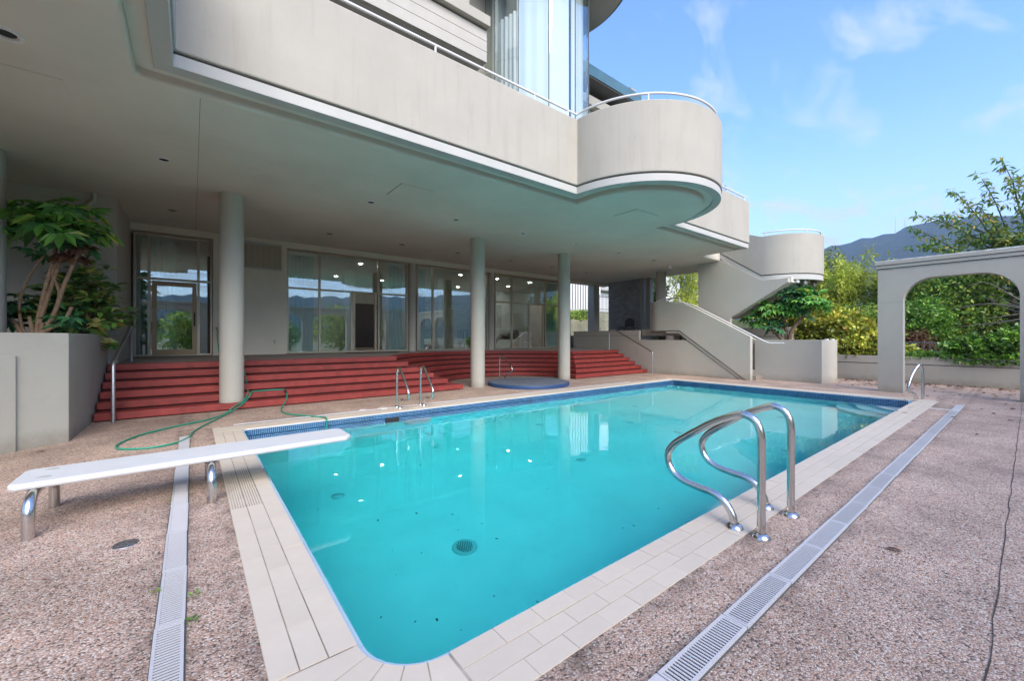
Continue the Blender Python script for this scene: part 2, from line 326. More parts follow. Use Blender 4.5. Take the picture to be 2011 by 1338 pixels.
for ax, cpos, wid in (('Y', 1.33, .14), ('Y', .89, .10), ('Y', 1.03, .06), ('X', .25, .12), ('X', -.155, .09), ('X', -.025, .08)):   # grime gathered along the joints
    q1 = n('ShaderNodeMath'); q1.operation = 'SUBTRACT'; l(sxyz.outputs[ax], q1.inputs[0]); q1.inputs[1].default_value = cpos
    q2 = n('ShaderNodeMath'); q2.operation = 'ABSOLUTE'; l(q1.outputs[0], q2.inputs[0])
    q3 = n('ShaderNodeMapRange'); q3.inputs[1].default_value = 0; q3.inputs[2].default_value = wid; q3.inputs[3].default_value = .52; q3.inputs[4].default_value = 0; l(q2.outputs[0], q3.inputs[0])
    q4 = n('ShaderNodeMath'); q4.operation = 'MULTIPLY'; l(q3.outputs[0], q4.inputs[0]); l(r3.outputs[0], q4.inputs[1])
    q5 = n('ShaderNodeMath'); q5.operation = 'SUBTRACT'; q5.inputs[0].default_value = 1; l(q4.outputs[0], q5.inputs[1])
    q6 = n('ShaderNodeMath'); q6.operation = 'MULTIPLY'; l(r1.outputs[0], q6.inputs[0]); l(q5.outputs[0], q6.inputs[1]); r1 = q6
mu = n('ShaderNodeMath'); mu.operation = 'MULTIPLY'; l(dr.outputs[0], mu.inputs[0]); l(r1.outputs[0], mu.inputs[1])
tn = n('ShaderNodeVectorMath'); tn.operation = 'MULTIPLY'; l(rp.outputs[0], tn.inputs[0]); tn.inputs[1].default_value = (1.03, .95, .88)
sx = n('ShaderNodeVectorMath'); sx.operation = 'SCALE'; l(tn.outputs[0], sx.inputs[0]); l(mu.outputs[0], sx.inputs['Scale']); l(sx.outputs[0], b.inputs['Base Color'])
b.inputs['Roughness'].default_value = .7
inv = n('ShaderNodeMath'); inv.operation = 'SUBTRACT'; inv.inputs[0].default_value = 1; l(vo.outputs['Distance'], inv.inputs[1])
bp = n('ShaderNodeBump'); bp.inputs['Strength'].default_value = .8; bp.inputs['Distance'].default_value = .006; l(inv.outputs[0], bp.inputs['Height']); l(bp.outputs[0], b.inputs['Normal']); M['deck'] = m

# ------------------------------------------------------------------ ground
PX0, PX1, PY0, PY1 = .63, 13.55, 1.70, 7.95          # water's edge of the pool
OX0, OX1, OY0, OY1 = .26, 13.92, 1.34, 8.33          # outer edge of the coping
def ring(name, ox, hole, z, mat, kind):
    (a, b_, c_, d), (e_, f, g, h) = ox, hole
    mb = MB().add([(a,c_,z),(b_,c_,z),(b_,d,z),(a,d,z),(e_,g,z),(f,g,z),(f,h,z),(e_,h,z)], [(0,1,5,4),(1,2,6,5),(2,3,7,6),(3,0,4,7)])
    return tag(mb.build(name, mat), kind=kind)
ring('pool_deck', (-9, 18.85, -6, 15.2), (OX0, OX1, OY0, OY1), 0, M['deck'], 'structure')
M['grass'] = pm('rough_ground', (.06, .075, .03), .95, var=.4, scale=.4)
ring('ground', (-9000, 9000, -9000, 9000), (-9, 18.85, -6, 15.2), -.03, M['grass'], 'structure')
tag(MB().box(19.1, 60, -20, 13, -.5, .80).build('garden_bed', M['soil']), kind='structure')
tag(MB().box(15.75, 60, 11.2, 19.9, -.5, 1.62).build('upper_court', M['terrace']), kind='structure')
tag(MB().box(15.0, 60, 20.3, 60, -.5, 3.55).build('upper_lawn', M['grass']), kind='structure')

# ------------------------------------------------------------------ swimming pool
def rrect(x0, x1, y0, y1, rs, n=8):      # corner radii: (x0y0, x1y0, x1y1, x0y1)
    return (arc(x0+rs[0], y0+rs[0], rs[0], 180, 270, n) + arc(x1-rs[1], y0+rs[1], rs[1], 270, 360, n) +
            arc(x1-rs[2], y1-rs[2], rs[2], 0, 90, n) + arc(x0+rs[3], y1-rs[3], rs[3], 90, 180, n))
pool = thing('swimming_pool', 'rectangular turquoise swimming pool with beige tile coping and blue mosaic waterline', 'swimming pool', (7.1, 4.8, 0))
RS = (.32, .12, .12, .12)
outl = rrect(PX0, PX1, PY0, PY1, RS)
zf = lambda x: -1.83 if x < 4.6 else (-1.83 + .74 * (x - 4.6) / 4.4 if x < 9 else -1.09)
mb = MB(); no = len(outl)
lo = [p for p in offset(outl + [outl[0]], -.03)[:-1]]
mb.add([(x, y, -.03) for x, y in lo] + [(x, y, -2.1) for x, y in lo], [(i, (i+1) % no, no+(i+1) % no, no+i) for i in range(no)])
for xa, xb in ((PX0-.2, 4.6), (4.6, 9), (9, PX1+.2)):
    mb.add([(xa, PY0-.2, zf(xa)), (xb, PY0-.2, zf(xb)), (xb, PY1+.2, zf(xb)), (xa, PY1+.2, zf(xa))], [(0, 1, 2, 3)])
mb.build('basin', M['plaster'], pool)
# tile bands: grout backing and mosaic pieces
mb = MB(); loop = outl + [outl[0]]
mb.ribbon(loop, -.05, .030, -.105, -.012); mb.ribbon(loop, -.05, .004, -.30, -.108); mb.build('tile_backing', M['tilegrout'], pool)
def mosaic(path, off, zs, h, gap=.005):
    """small squares standing proud of a wall path; the pool lies on the path's left"""
    p = [Vector(q) for q in offset(path, off)]; mb = MB()
    seg = [(p[i+1] - p[i]).length for i in range(len(p)-1)]; tot = sum(seg)
    k = int(tot / h); st = tot / k
    def at(s):
        for i, g in enumerate(seg):
            if s <= g or i == len(seg) - 1: return p[i] + (p[i+1] - p[i]) * (s / g)
            s -= g
    for j in range(k):
        a, b_ = at(j*st + gap/2), at((j+1)*st - gap/2); t = (b_ - a).normalized(); q = Vector((-t.y, t.x)) * .004
        for z in zs:
            z0, z1 = z + gap/2, z + h - gap/2
            mb.add([(a.x, a.y, z0), (b_.x, b_.y, z0), (b_.x, b_.y, z1), (a.x, a.y, z1),
                    (a.x+q.x, a.y+q.y, z0), (b_.x+q.x, b_.y+q.y, z0), (b_.x+q.x, b_.y+q.y, z1), (a.x+q.x, a.y+q.y, z1)],
                   [(4,5,6,7), (0,4,7,3), (1,2,6,5), (3,7,6,2), (0,1,5,4)])
    return mb
nf = [outl[i] for i in range(18, 36)]                   # far right corner, far side, far left corner
farpath = [(PX1, PY0 + .12)] + nf[:9] + nf[9:] + [(PX0, 4.2)]
mosaic(farpath, .030, [-.105, -.0745, -.044], .0305).build('mosaic_tiles', M['bluetile'], pool, kind='stuff')
mosaic(farpath, .004, [-.203, -.172, -.141], .0305).build('mosaic_tiles', M['bluetile'], pool, kind='stuff')
# coping: bed, then tiles one by one (three rows near and left, one row along the far sides)
mb = MB()
mb.ribbon(loop, -.30, -.015, -.012, .0015); mb.build('coping_bed', M['grout'], pool)
def tilemesh(name, lx, ly, nose=None):
    mb = MB().box(0, lx, 0, ly, -.035, .006); return mb.mesh(name, M['coping'])
def tile(me, x, y, bev=True, nm='coping_tile'):
    o = link(nm, me, pool, Matrix.Translation((x, y, random.uniform(-.0015, .0015))))
    return o
g = .003; LEN = .506
rowy = [(1.34, .118), (1.462, .118), (1.584, .124)]
tm = {}
def get(lx, ly):
    k = (round(lx, 3), round(ly, 3))
    if k not in tm: tm[k] = tilemesh('coping_tile', lx, ly)
    return tm[k]
for ri, (y, wd) in enumerate(rowy):
    x = PX0 + RS[0] + .01 + (.253 if ri != 1 else .10) * 0
    first = (.253, .38, .253)[ri]
    while x < OX1 - .05:
        ln = min(first if x < PX0 + RS[0] + .05 else (.253 if x < 4.2 else .506), OX1 - x - .002)
        tile(get(ln - g, wd - g), x + g/2, y + g/2); x += ln
rowx = [(.26, .118), (.382, .118), (.504, .130)]
for ri, (x, wd) in enumerate(rowx):
    y = PY0 + RS[0] + .01
    while y < OY1 - .30:
        if ri < 2 and 4.28 <= y < 5.5:
            y += .253; continue                                     # ribbed tiles go here
        ln = (.40, .33, .62)[ri] if y < 4.0 else .506
        if ri < 2 and y < 4.28 and y + ln > 4.28: ln = 4.28 - y
        ln = min(ln, OY1 - .28 - y)
        tile(get(wd - g, ln - g), x + g/2, y + g/2); y += ln
        if ri < 2 and abs(y - 4.28) < .02: y = 4.28
# ribbed grip tiles under the diving board
mb = MB(); wd = .118
for k in range(6): mb.box(.0015 + k*.0192, .0015 + k*.0192 + .0135, 0, .249, -.01, .0065)
mb.box(0, wd - g, 0, .249, -.035, -.005); rib = mb.mesh('ribbed_tile', M['coping'])
y = 4.28
while y < 5.5:
    for x, wd_ in rowx[:2]: tile(rib, x + g/2, y + g/2, nm='ribbed_tile')
    y += .253
for k in range(5):                                                  # fan of cut tiles round the near corner
    c0 = (PX0 + RS[0], PY0 + RS[0]); a0, a1 = 180 + 18*k + .5, 180 + 18*(k+1) - .5
    def outp(a):
        dx, dy = math.cos(R(a)), math.sin(R(a)); s_ = min((c0[0]-OX0)/max(1e-6, -dx), (c0[1]-OY0)/max(1e-6, -dy)); return (c0[0]+dx*s_, c0[1]+dy*s_)
    pts = [(c0[0] + (RS[0]-.0)*math.cos(R(a)), c0[1] + (RS[0]-.0)*math.sin(R(a))) for a in (a0, (a0+a1)/2, a1)]
    ou = [outp(a1)] + ([(OX0, OY0)] if a0 < 225 < a1 else []) + [outp(a0)]
    MB().prism(pts + ou, -.035, .006).build('coping_tile', M['coping'], pool)
x = OX0
while x < OX1 - .02:                                                # far side, one broad row
    ln = min(.759, OX1 - x); tile(get(ln - g, .378 - g), x + g/2, 7.952 + g/2); x += ln
y = PY0
while y < 7.94:
    ln = min(.759, 7.95 - y); tile(get(.368 - g, ln - g), 13.552 + g/2, y + g/2); y += ln
# fittings in the pool
mb = MB().cyl(2.50, 4.08, -1.83, -1.81, .15, .14, 28)
for i in range(-4, 5):
    for j in range(-4, 5):
        if math.hypot(i + .5*(j % 2), j) < 4.3: mb.cyl(2.50 + .024*(i + .5*(j % 2)), 4.08 + .024*j, -1.809, -1.8075, .0085, n=8, mi=1)
mb.build('main_drain', [pm('drain_plastic', (.45, .55, .55), .5), M['dark']], pool)
fm = MB().lathe(0, 0, [(0, .02), (.07, .02), (.085, .012), (.09, 0)], 24).mesh('inlet_fitting', pm('inlet_plastic', (.55, .62, .62), .5), 40)
for x, y in ((1.65, 6.15), (3.8, 7.2), (6.3, 7.0), (.86, 3.35), (5.4, 4.9), (7.9, 4.5), (9.4, 6.6), (4.9, 2.6), (8.1, 2.6), (10.8, 3.6)):
    link('inlet_fitting', fm, pool, Matrix.Translation((x, y, zf(x) + .002)))
MB().box(3.02, 3.30, 7.90, 7.9462, -.192, -.112).build('skimmer_mouth', M['dark'], pool)
for z in (-.26, -.45, -.62): MB().box(3.46, 3.98, 7.84, 7.97, z - .02, z + .02).build('ladder_tread', M['white'], pool, bevel=.006)
for k, (r, z) in enumerate(((1.55, -.78), (1.15, -.54), (.75, -.30))):
    pts = [(PX1 + .05, PY0 - .05)] + arc(PX1 + .05, PY0 - .05, r, 90, 180, 20)
    MB().prism(pts, -1.2, z).build('corner_step', M['plaster'], pool, bevel=.02)
wo = offset(outl + [outl[0]], -.02)[:-1]
tag(MB().prism(wo, -2.2, -.19).build('pool_water', M['water']), kind='structure')

# ------------------------------------------------------------------ drains in the deck
def channel(name, label, x0, y0, along, n_, ln, wd, plain=()):
    t = thing(name, label, 'drain', (x0, y0, 0))
    mb = MB()
    Lx = n_ * ln
    a = (lambda u, v: (x0 + u, y0 + v)) if along == 'x' else (lambda u, v: (x0 + v, y0 + u))
    def bx(m_, u0, u1, v0, v1, z0, z1):
        p, q = a(u0, v0), a(u1, v1); m_.box(min(p[0], q[0]), max(p[0], q[0]), min(p[1], q[1]), max(p[1], q[1]), z0, z1)
    bx(mb, 0, Lx, -.006, wd + .006, -.05, .0025); mb.build('channel', M['groove'], t)
    mb = MB(); rot = Matrix.Identity(4) if along == 'x' else Matrix(((0, 1, 0, 0), (1, 0, 0, 0), (0, 0, 1, 0), (0, 0, 0, 1)))
    nb = int(ln / .0215); p_ = (ln - .03) / nb
    mb.box(.003, ln-.003, 0, .014, .002, .014); mb.box(.003, ln-.003, wd-.014, wd, .002, .014); mb.box(.003, .016, .014, wd-.014, .002, .0135); mb.box(ln-.016, ln-.003, .014, wd-.014, .002, .0135)
    for k in range(nb): mb.box(.016 + p_*(k+.25), .016 + p_*(k+.25) + p_*.5, .014, wd-.014, .009, .013)
    me = mb.mesh('grate', M['grate'])
    pe = MB().box(.003, ln-.003, 0, wd, .002, .014).mesh('cover_plate', M['grate'])
    for k in range(n_):
        px_, py_ = a(k*ln, 0); pl = k in plain
        o = link('cover_plate' if pl else 'grate', pe if pl else me, t,
                 Matrix.Translation((px_, py_, random.uniform(-.001, .002))) @ rot @ Matrix.Rotation(random.uniform(-.006, .006), 4, 'Z'))
    return t
jp = [(x_ := 1.6 + .22*k, .12 + .004*math.sin(k*1.7) + .003*math.sin(k*4.1)) for k in range(62)]
jm = MB()
for (xa, ya), (xb, yb_) in zip(jp[:-1], jp[1:]): w_ = .0010 + .0016*abs(math.sin(xa*3.1)); jm.prism([(xa, ya - w_), (xb, yb_ - w_), (xb, yb_ + w_), (xa, ya + w_)], -.01, .0035)
tag(jm.build('deck_joint', M['soil']), kind='structure')
channel('drain_channel', 'long pale slotted drain running through the gravel on the right of the pool', 1.0, .895, 'x', 20, .62, .128, plain=(0, 18, 19))
channel('drain_channel', 'pale slotted drain passing beneath the white diving board', -.150, .2, 'y', 12, .64, .12, plain=(8, 9, 10, 11))
t = channel('drain_channel', 'narrow dark drain between far coping and the red steps', .55, 8.42, 'x', 18, .62, .05)
o = MB().box(12.30, 12.38, 1.03, 1.335, .001, .012).build('cover_strip', M['white']); tag(o, 'short white plastic strip joining the right hand drain to the coping', 'strip')

# ------------------------------------------------------------------ red steps to the terrace
ST = thing('terrace_steps', 'red stained timber steps rising from the pool deck to the terrace, curved in the middle', 'steps', (8.58, 10.2, 0))
XC, YC = 8.58, 10.55
cx_ = lambda r, y: math.sqrt(max(0, r*r - (y-YC)**2))
for i in range(6):
    yi, r, z1 = 10.2 + .3*i, 2.4 + .31*i, .15 + .16*i; z0 = z1 - .128; d = .36 if i < 5 else .30
    xl = [(XC - cx_(r, yi + d*k/4), yi + d*k/4) for k in range(5)]; xr = [(2*XC - x, y) for x, y in xl]
    MB().prism([(-1.37, yi)] + xl + [(-1.37, yi + d)], z0, z1).build('step', M['wood'], ST, bevel=.009)
    MB().prism([(15.42, yi)] + xr + [(15.42, yi + d)], z0, z1).build('step', M['wood'], ST, bevel=.009)
    ro = r + (.36 if i < 5 else .24); ai = math.degrees(math.asin((yi + d - YC)/r)); ao = math.degrees(math.asin((yi + d - YC)/ro))
    MB().prism(arc(XC, YC, r, ai, 180-ai, 48) + arc(XC, YC, ro, 180-ao, ao, 48), z0, z1 - .0008).build('curved_step', M['wood'], ST, bevel=.009)
    # recessed boards below each tread
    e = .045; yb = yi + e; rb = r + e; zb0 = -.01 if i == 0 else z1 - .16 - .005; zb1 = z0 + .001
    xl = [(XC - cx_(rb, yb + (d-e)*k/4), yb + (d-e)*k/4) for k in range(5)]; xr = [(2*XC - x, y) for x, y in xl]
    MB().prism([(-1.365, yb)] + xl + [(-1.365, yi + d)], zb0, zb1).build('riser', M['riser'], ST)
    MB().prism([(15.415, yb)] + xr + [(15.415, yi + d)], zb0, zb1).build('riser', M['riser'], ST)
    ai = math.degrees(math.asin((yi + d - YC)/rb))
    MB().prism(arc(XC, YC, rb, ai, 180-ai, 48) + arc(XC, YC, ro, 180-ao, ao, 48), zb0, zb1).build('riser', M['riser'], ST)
r6 = 2.4 + 1.55 + .20; y6 = 11.7 + .28
a6 = math.degrees(math.asin((y6 - YC)/r6))
pts = [(15.42, 14.30), (15.42, y6)] + arc(XC, YC, r6, a6, 180 - a6, 48) + [(-1.45, y6), (-1.45, 14.30)]
zt = lambda x, y: .948 + .045 * (y - 11.9) / 2.8
tb = MB().prism([(-1.45, y6), (XC - r6*math.cos(R(a6)), y6)] + arc(XC, YC, r6, 180-a6, a6, 64)[1:-1] + [(XC + r6*math.cos(R(a6)), y6), (15.42, y6), (15.42, 15.2), (-1.45, 15.2)], .3, zt)
tag(tb.build('terrace', M['terrace']), kind='structure')

# ------------------------------------------------------------------ house
H = thing('house', 'grey modernist house with deep soffit, curved concrete balcony and glass bay above the pool', 'house', (5, 10, 0))
BC, BR = (8.5, 6.05), 1.97
path = [(-9, 4.35), (-.15, 4.35), (-.15, 6.05)] + arc(*BC, BR, 180, 360, 56) + [(15.26, 6.05), (15.26, 7.6)]
MB().ribbon(path, 0, .2, 4.80, 6.23).build('balcony_parapet', M['parapet'], H, bevel=.02)
MB().ribbon(path, .045, .19, 4.765, 4.81).build('shadow_gap', M['groove'], H)
MB().ribbon(path, .022, .20, 4.62, 4.77).build('fascia_band', M['trim'], H, bevel=.006)
mb = MB(); mb.ribbon(path, .075, .40, 4.66, 5.0); mb.build('soffit_border', M['soffit'], H)
mb = MB(); mb.ribbon(path[2:], .060, .078, 4.645, 4.67); mb.ribbon(path[1:3], .165, .185, 4.654, 4.67); mb.build('soffit_groove', M['groove'], H)
inner = offset(path, .36)
for dx, z in ((0, 4.54),):
    pl = inner + [(18.5, 7.6), (18.5, 14.9), (-9, 14.9)]
    mb = MB(); mb.prism(pl, 4.54, 5.02); cs = mb.build('soffit', M['soffit'], H, bevel=.05)
    cs.modifiers['bevel'].segments = 3
# white rail on the parapet
rp_ = [(-9, 4.35), (-.15, 4.35), (-.15, 6.05)] + arc(*BC, BR, 180, 360, 56) + [(15.2, 6.05)]
ro = offset(rp_, .10)
MB().tube([(*p, 6.40) for p in ro], .024, 10).build('balcony_rail', M['white'], H, smooth=50)
for x, y in [(-3, 4.45), (-.25, 5.0), (1.0, 6.15), (3.2, 6.15), (5.4, 6.15), (6.35, 6.15)] + [(BC[0] + 1.87*math.cos(R(a)), BC[1] + 1.87*math.sin(R(a))) for a in (225, 300, 345)] + [(12, 6.15), (15.1, 6.15)]:
    MB().cyl(x, y, 6.22, 6.40, .018, n=10).build('rail_post', M['white'], H)
# columns
for x, y, z in ((.66, 10.47, 0), (6.88, 10.47, 0), (10.62, 10.47, 0), (16.95, 10.5, 0), (-2.60, 10.3, 0)):
    MB().cyl(x, y, -.02, 4.56, .22, n=48).build('column', M['paint'], H, smooth=40)
MB().box(17.05, 17.5, 14.56, 15.0, 1.5, 4.56).build('column', M['paint'], H, bevel=.01)
# facade wall pieces
def wall(nm, *b, m='facade'): return MB().box(*b).build(nm, M[m], H)
wall('header_beam', -1.28, 18.3, 14.55, 14.95, 4.36, 4.57)
wall('wall', .47, 2.36, 14.55, 14.95, .9, 4.361)
wall('wall', 14.82, 15.1, 14.55, 14.95, .9, 4.361)
wall('wall', -1.50, -1.28, 12.205, 14.95, .9, 4.57, m='paint')  # this wall and the next: darker grey copy paints in their shade
wall('wall', -9, -1.50, 12.20, 12.42, -.1, 4.57, m='paint')
wall('wall', -9.2, -9.0, 8, 12.42, -.1, 4.57)
for x in (6.67, 10.38): MB().cyl(x, 14.74, .95, 4.37, .155, n=28).build('pilaster', M['paint'], H, smooth=40)
# windows: frame > mullions, transom, panes
def window(x0, x1, z0, z1, xs, zt_, slide=None, m='bronze', yg=14.76):
    t_ = .05; mb = MB(); y0, y1 = yg - .06, yg + .06
    mb.box(x0, x1, y0, y1, z1 - t_, z1).box(x0, x1, y0, y1, z0, z0 + t_).box(x0, x0 + t_, y0, y1, z0 + t_, z1 - t_).box(x1 - t_, x1, y0, y1, z0 + t_, z1 - t_)
    f = mb.build('window', M[m], H)
    xe = [x0 + t_] + [v for v in xs] + [x1 - t_]
    for v in xs: MB().box(v - .03, v + .03, y0 + .005, y1 - .005, z0 + t_, z1 - t_).build('mullion', M[m], f)
    rows = [(z0 + t_, zt_ - .03), (zt_ + .03, z1 - t_)] if zt_ else [(z0 + t_, z1 - t_)]
    for k in range(len(xe) - 1):
        a = xe[k] + (.03 if k else 0); b_ = xe[k+1] - (.03 if k < len(xe) - 2 else 0)
        if zt_: MB().box(a, b_, y0 + .008, y1 - .008, zt_ - .03, zt_ + .03).build('transom', M[m], f)
        for j, (za, zb) in enumerate(rows):
            if slide and slide[0] == k and j == 0:
                s0, s1 = slide[1:]
                MB().box(a, s0, yg - .004, yg + .004, za, zb).build('pane', M['glass'], f)
                MB().box(s0 - .035, s0 + .035, y0 + .01, y1 - .01, za, zb).build('sliding_stile', M[m], f)
                if slide[2] > 0: MB().box(s1 - .035, s1 + .03, y0 + .01, y1 - .01, za, zb).build('sliding_stile', M[m], f)
                continue
            MB().box(a, b_, yg - .004, yg + .004, za, zb).build('pane', M['glass'], f)
    return f
window(2.38, 6.48, 1.0, 4.34, (3.36, 5.36), 3.12, slide=(1, 4.40, 5.25))
window(6.86, 10.20, 1.0, 4.34, (7.55,), None)
window(10.58, 14.80, 1.0, 4.34, (11.55, 13.65), 3.12, slide=(1, 12.6, 13.5))
dw = window(-1.23, .46, 1.0, 4.34, (-.92, .14), 3.12)
# door leaf inside the left unit (stands a little proud of the frame)
dr_ = MB().box(-.86, -.76, 14.68, 14.75, 1.03, 3.06).box(0, .10, 14.68, 14.75, 1.03, 3.06).box(-.76, 0, 14.68, 14.75, 2.94, 3.06).box(-.76, 0, 14.68, 14.75, 1.03, 1.18).build('door', M['brown'], H)
MB().tube([(.05, 14.68, 1.85), (.05, 14.62, 1.85), (.05, 14.62, 2.2), (.05, 14.68, 2.2)], .014, 8).build('door_handle', M['dark'], dr_)
for z in (1.25, 2.0, 2.85): MB().box(-.885, -.855, 14.665, 14.69, z - .06, z + .06).build('hinge', M['bronze'], dr_)
# vent grille
vg = MB().box(1.08, 2.22, 14.51, 14.551, 4.36, 4.42).box(1.08, 2.22, 14.51, 14.551, 3.60, 3.645).box(1.08, 1.12, 14.51, 14.551, 3.645, 4.36).box(2.18, 2.22, 14.51, 14.551, 3.645, 4.36).build('vent_grille', M['trim'], H)
mb = MB()
for k in range(24): z = 3.66 + k*.0292; mb.add([(1.12, 14.515, z), (2.18, 14.515, z), (2.18, 14.545, z+.022), (1.12, 14.545, z+.022)], [(0,1,2,3)])
mb.build('louvre', M['facade'], vg, kind='stuff')
for k in range(1, 7): MB().box(1.12 + k*.151 - .005, 1.12 + k*.151 + .005, 14.512, 14.53, 3.645, 4.36).build('grille_bar', M['paint'], vg)
MB().box(1.985, 2.055, 14.528, 14.551, 1.32, 1.44).build('wall_socket', M['trim'], H, bevel=.005)
fa = MB().tube([(.56, 14.55, 1.78), (.56, 14.44, 1.78), (.56, 14.41, 1.72)], .018, 8).cyl(.56, 14.46, 1.80, 1.83, .03, n=10).build('wall_tap', M['galv'], H)
# downspout on the return wall
MB().tube([(-1.62, 12.16, 4.55), (-1.62, 12.16, 4.40), (-1.83, 12.14, 4.12), (-1.83, 12.14, 1.5)], .045, 10).build('downspout', M['paint'], H, smooth=50)
# recessed downlights, access panels and joints of the soffit
ring_me = MB().lathe(0, 0, [(.070, -.001), (.072, -.014), (.098, -.016), (.104, .002)], 28).mesh('downlight', M['trim'], 60)
ring_w = MB().lathe(0, 0, [(.070, -.001), (.072, -.014), (.098, -.016), (.104, .002)], 28).mesh('downlight', M['white'], 60)
can_me = MB().cyl(0, 0, -.004, -.001, .074, n=24).mesh('lamp_can', M['dark'])
for k, (x, y) in enumerate([(-1.46, 6.3), (-.38, 9.1), (3.14, 9.1), (5.32, 9.1), (7.55, 9.1), (9.79, 9.1), (11.98, 9.1), (-.37, 12.6), (3.15, 12.6), (5.36, 12.6), (7.44, 12.6), (9.82, 12.6), (12.05, 12.6), (14.34, 12.7), (14.2, 9.1)]):
    d_ = link('downlight', ring_w if k < 7 else ring_me, H, Matrix.Translation((x, y, 4.54)) @ Matrix.Scale(1.25 if k == 0 else 1, 4))
    link('lamp_can', can_me, d_, Matrix.Translation((x, y, 4.54)))
for x0, x1, y0, y1 in ((3.24, 3.95, 7.62, 8.42), (8.25, 9.12, 5.72, 6.42), (-2.4, -1.2, 7.02, 7.66)):
    ap = MB().box(x0, x1, y0, y1, 4.532, 4.545).build('access_panel', M['soffit'], H)
    MB().box(x0 - .012, x0, y0, y1, 4.5365, 4.545).build('panel_gap', M['groove'], ap)
mb = MB()
for a, b_ in (((.08, 6.5), (.08, 14.5)), ((2.58, 6.5), (2.72, 14.5)), ((6.9, 6.6), (6.9, 14.5)), ((10.6, 6.6), (10.6, 14.5))):
    MB().prism([(a[0]-.006, a[1]), (a[0]+.006, a[1]), (b_[0]+.006, b_[1]), (b_[0]-.006, b_[1])], 4.537, 4.545).build('soffit_joint', M['soffit'], H)
sm = MB().tube([(.08, 6.5, 4.541), (.08, 14.5, 4.541)], .005, 6).build('soffit_seam', M['groove'], H)

# rooms behind the glass
mb = MB().box(-1.5, 15.3, 14.951, 22.2, .85, 1.0); mb.build('room_floor', M['infloor'], H)
MB().box(-1.5, 15.3, 14.951, 22.2, 4.32, 4.5).build('room_ceiling', M['inwall'], H)
for b_ in ((-1.7, -1.5, 14.951, 22.4, .9, 4.5), (15.1, 15.3, 14.951, 22.4, 1.0, 4.32), (-1.5, 15.1, 22.2, 22.4, .9, 4.5), (1.4, 1.55, 14.951, 22.2, 1.0, 4.32)): MB().box(*b_).build('room_wall', M['inwall'], H)
for x, y in ((5.2, 17.6), (9.4, 17.4), (12.2, 17.5)): MB().cyl(x, y, 1.0, 4.32, .2, n=28).build('room_column', M['inwall'], H, smooth=40)
le = MB().cyl(0, 0, -.012, -.004, .06, n=16).mesh('room_light', M['lamp'])
for x in (2.8, 5.0, 7.3, 9.4, 11.4, 13.4):
    for y in (15.7, 17.6, 19.6): link('room_light', le, H, Matrix.Translation((x + random.uniform(-.2, .2), y, 4.32)))
MB().box(6.4, 7.9, 21.6, 22.19, 1.0, 3.3).build('tall_cabinet', M['cabinet'], H); MB().box(3.6, 4.6, 21.6, 22.19, 1.0, 3.4).build('tall_cabinet', M['cabinet'], H)
gb = MB()
for i in range(14):
    for j in range(9): gb.box(10.6 + .2*i, 10.78 + .2*i, 21.95, 22.19, 2.0 + .2*j, 2.18 + .2*j)
gb.build('glass_block_wall', pm('glass_block', (.55, .62, .55), .1), H, kind='stuff')

# upper storey behind the balcony
MB().box(-9, 9.5, 9.05, 9.3, 5.0, 14).build('upper_wall', M['beige'], H)
sp_ = MB().box(-9, 5.50, 8.05, 8.6, 8.05, 8.80).build('spandrel', M['timber'], H)
for k in range(3): MB().box(-9, 5.51, 7.99, 8.06, 8.06 + k*.25, 8.06 + k*.25 + .238).build('siding_board', M['timber'], sp_)
MB().box(-9, 5.53, 7.86, 8.62, 8.84, 9.08).build('ledge', M['beige'], H, bevel=.01)
MB().box(-9, 5.45, 8.5, 8.52, 5.0, 8.05).build('dark_glazing', M['groove'], H)
MB().box(5.0, 5.25, 8.35, 8.6, 9.08, 13).build('upper_column', M['beige'], H)
# glass bay
GX, GY, GR = 7.42, 8.35, 1.42
bay = [(GX + GR*math.cos(R(a)), GY + GR*math.sin(R(a))) for a in range(150, 421, 30)]
wb = MB()
for a, b_ in zip(bay[:-1], bay[1:]):
    t_ = (Vector(b_) - Vector(a)).normalized() * .012
    MB().ribbon([(a[0]+t_.x, a[1]+t_.y), (b_[0]-t_.x, b_[1]-t_.y)], 0, .012, 5.05, 11.1).build('bay_pane', M['bayglass'], H)
for a in bay: MB().cyl(a[0], a[1], 5.03, 11.1, .013, n=8).build('bay_mullion', M['iron'], H)
def drape(name, path, z0, z1, amp, fold, mat_, parent=None):
    P = [Vector(p) for p in path]; pts = []
    seg = [(P[i+1]-P[i]).length for i in range(len(P)-1)]; tot = sum(seg); k = int(tot/fold*6)
    for j in range(k + 1):
        s_ = tot*j/k; i = 0
        while i < len(seg)-1 and s_ > seg[i]: s_ -= seg[i]; i += 1
        q = P[i] + (P[i+1]-P[i])*(s_/seg[i]); tt = (P[i+1]-P[i]).normalized(); nn = Vector((-tt.y, tt.x))
        q = q + nn*(amp*math.sin(j/6*2*math.pi) + amp*.5*math.sin(j*.37)); pts.append((q.x, q.y))
    return MB().ribbon(pts, 0, .006, z0, z1).build(name, mat_, parent, smooth=60)
drape('bay_drape', arc(GX, GY, 1.22, 150, 205, 8), 5.1, 9.6, .03, .14, M['whitedrape'], H)
drape('bay_drape', arc(GX, GY, 1.22, 330, 420, 10), 5.1, 10.4, .03, .14, M['whitedrape'], H)
MB().box(6.3, 8.5, 8.75, 8.9, 5.05, 11.1).build('bay_back_wall', M['whitedrape'], H)
drape('bay_drape', arc(GX, GY, 1.24, 205, 268, 10), 5.1, 10.9, .012, .3, M['whitedrape'], H)  # this wide panel and the next are added to brighten the bay panes
drape('bay_drape', arc(GX, GY, 1.24, 272, 330, 10), 5.1, 10.9, .012, .3, M['whitedrape'], H)
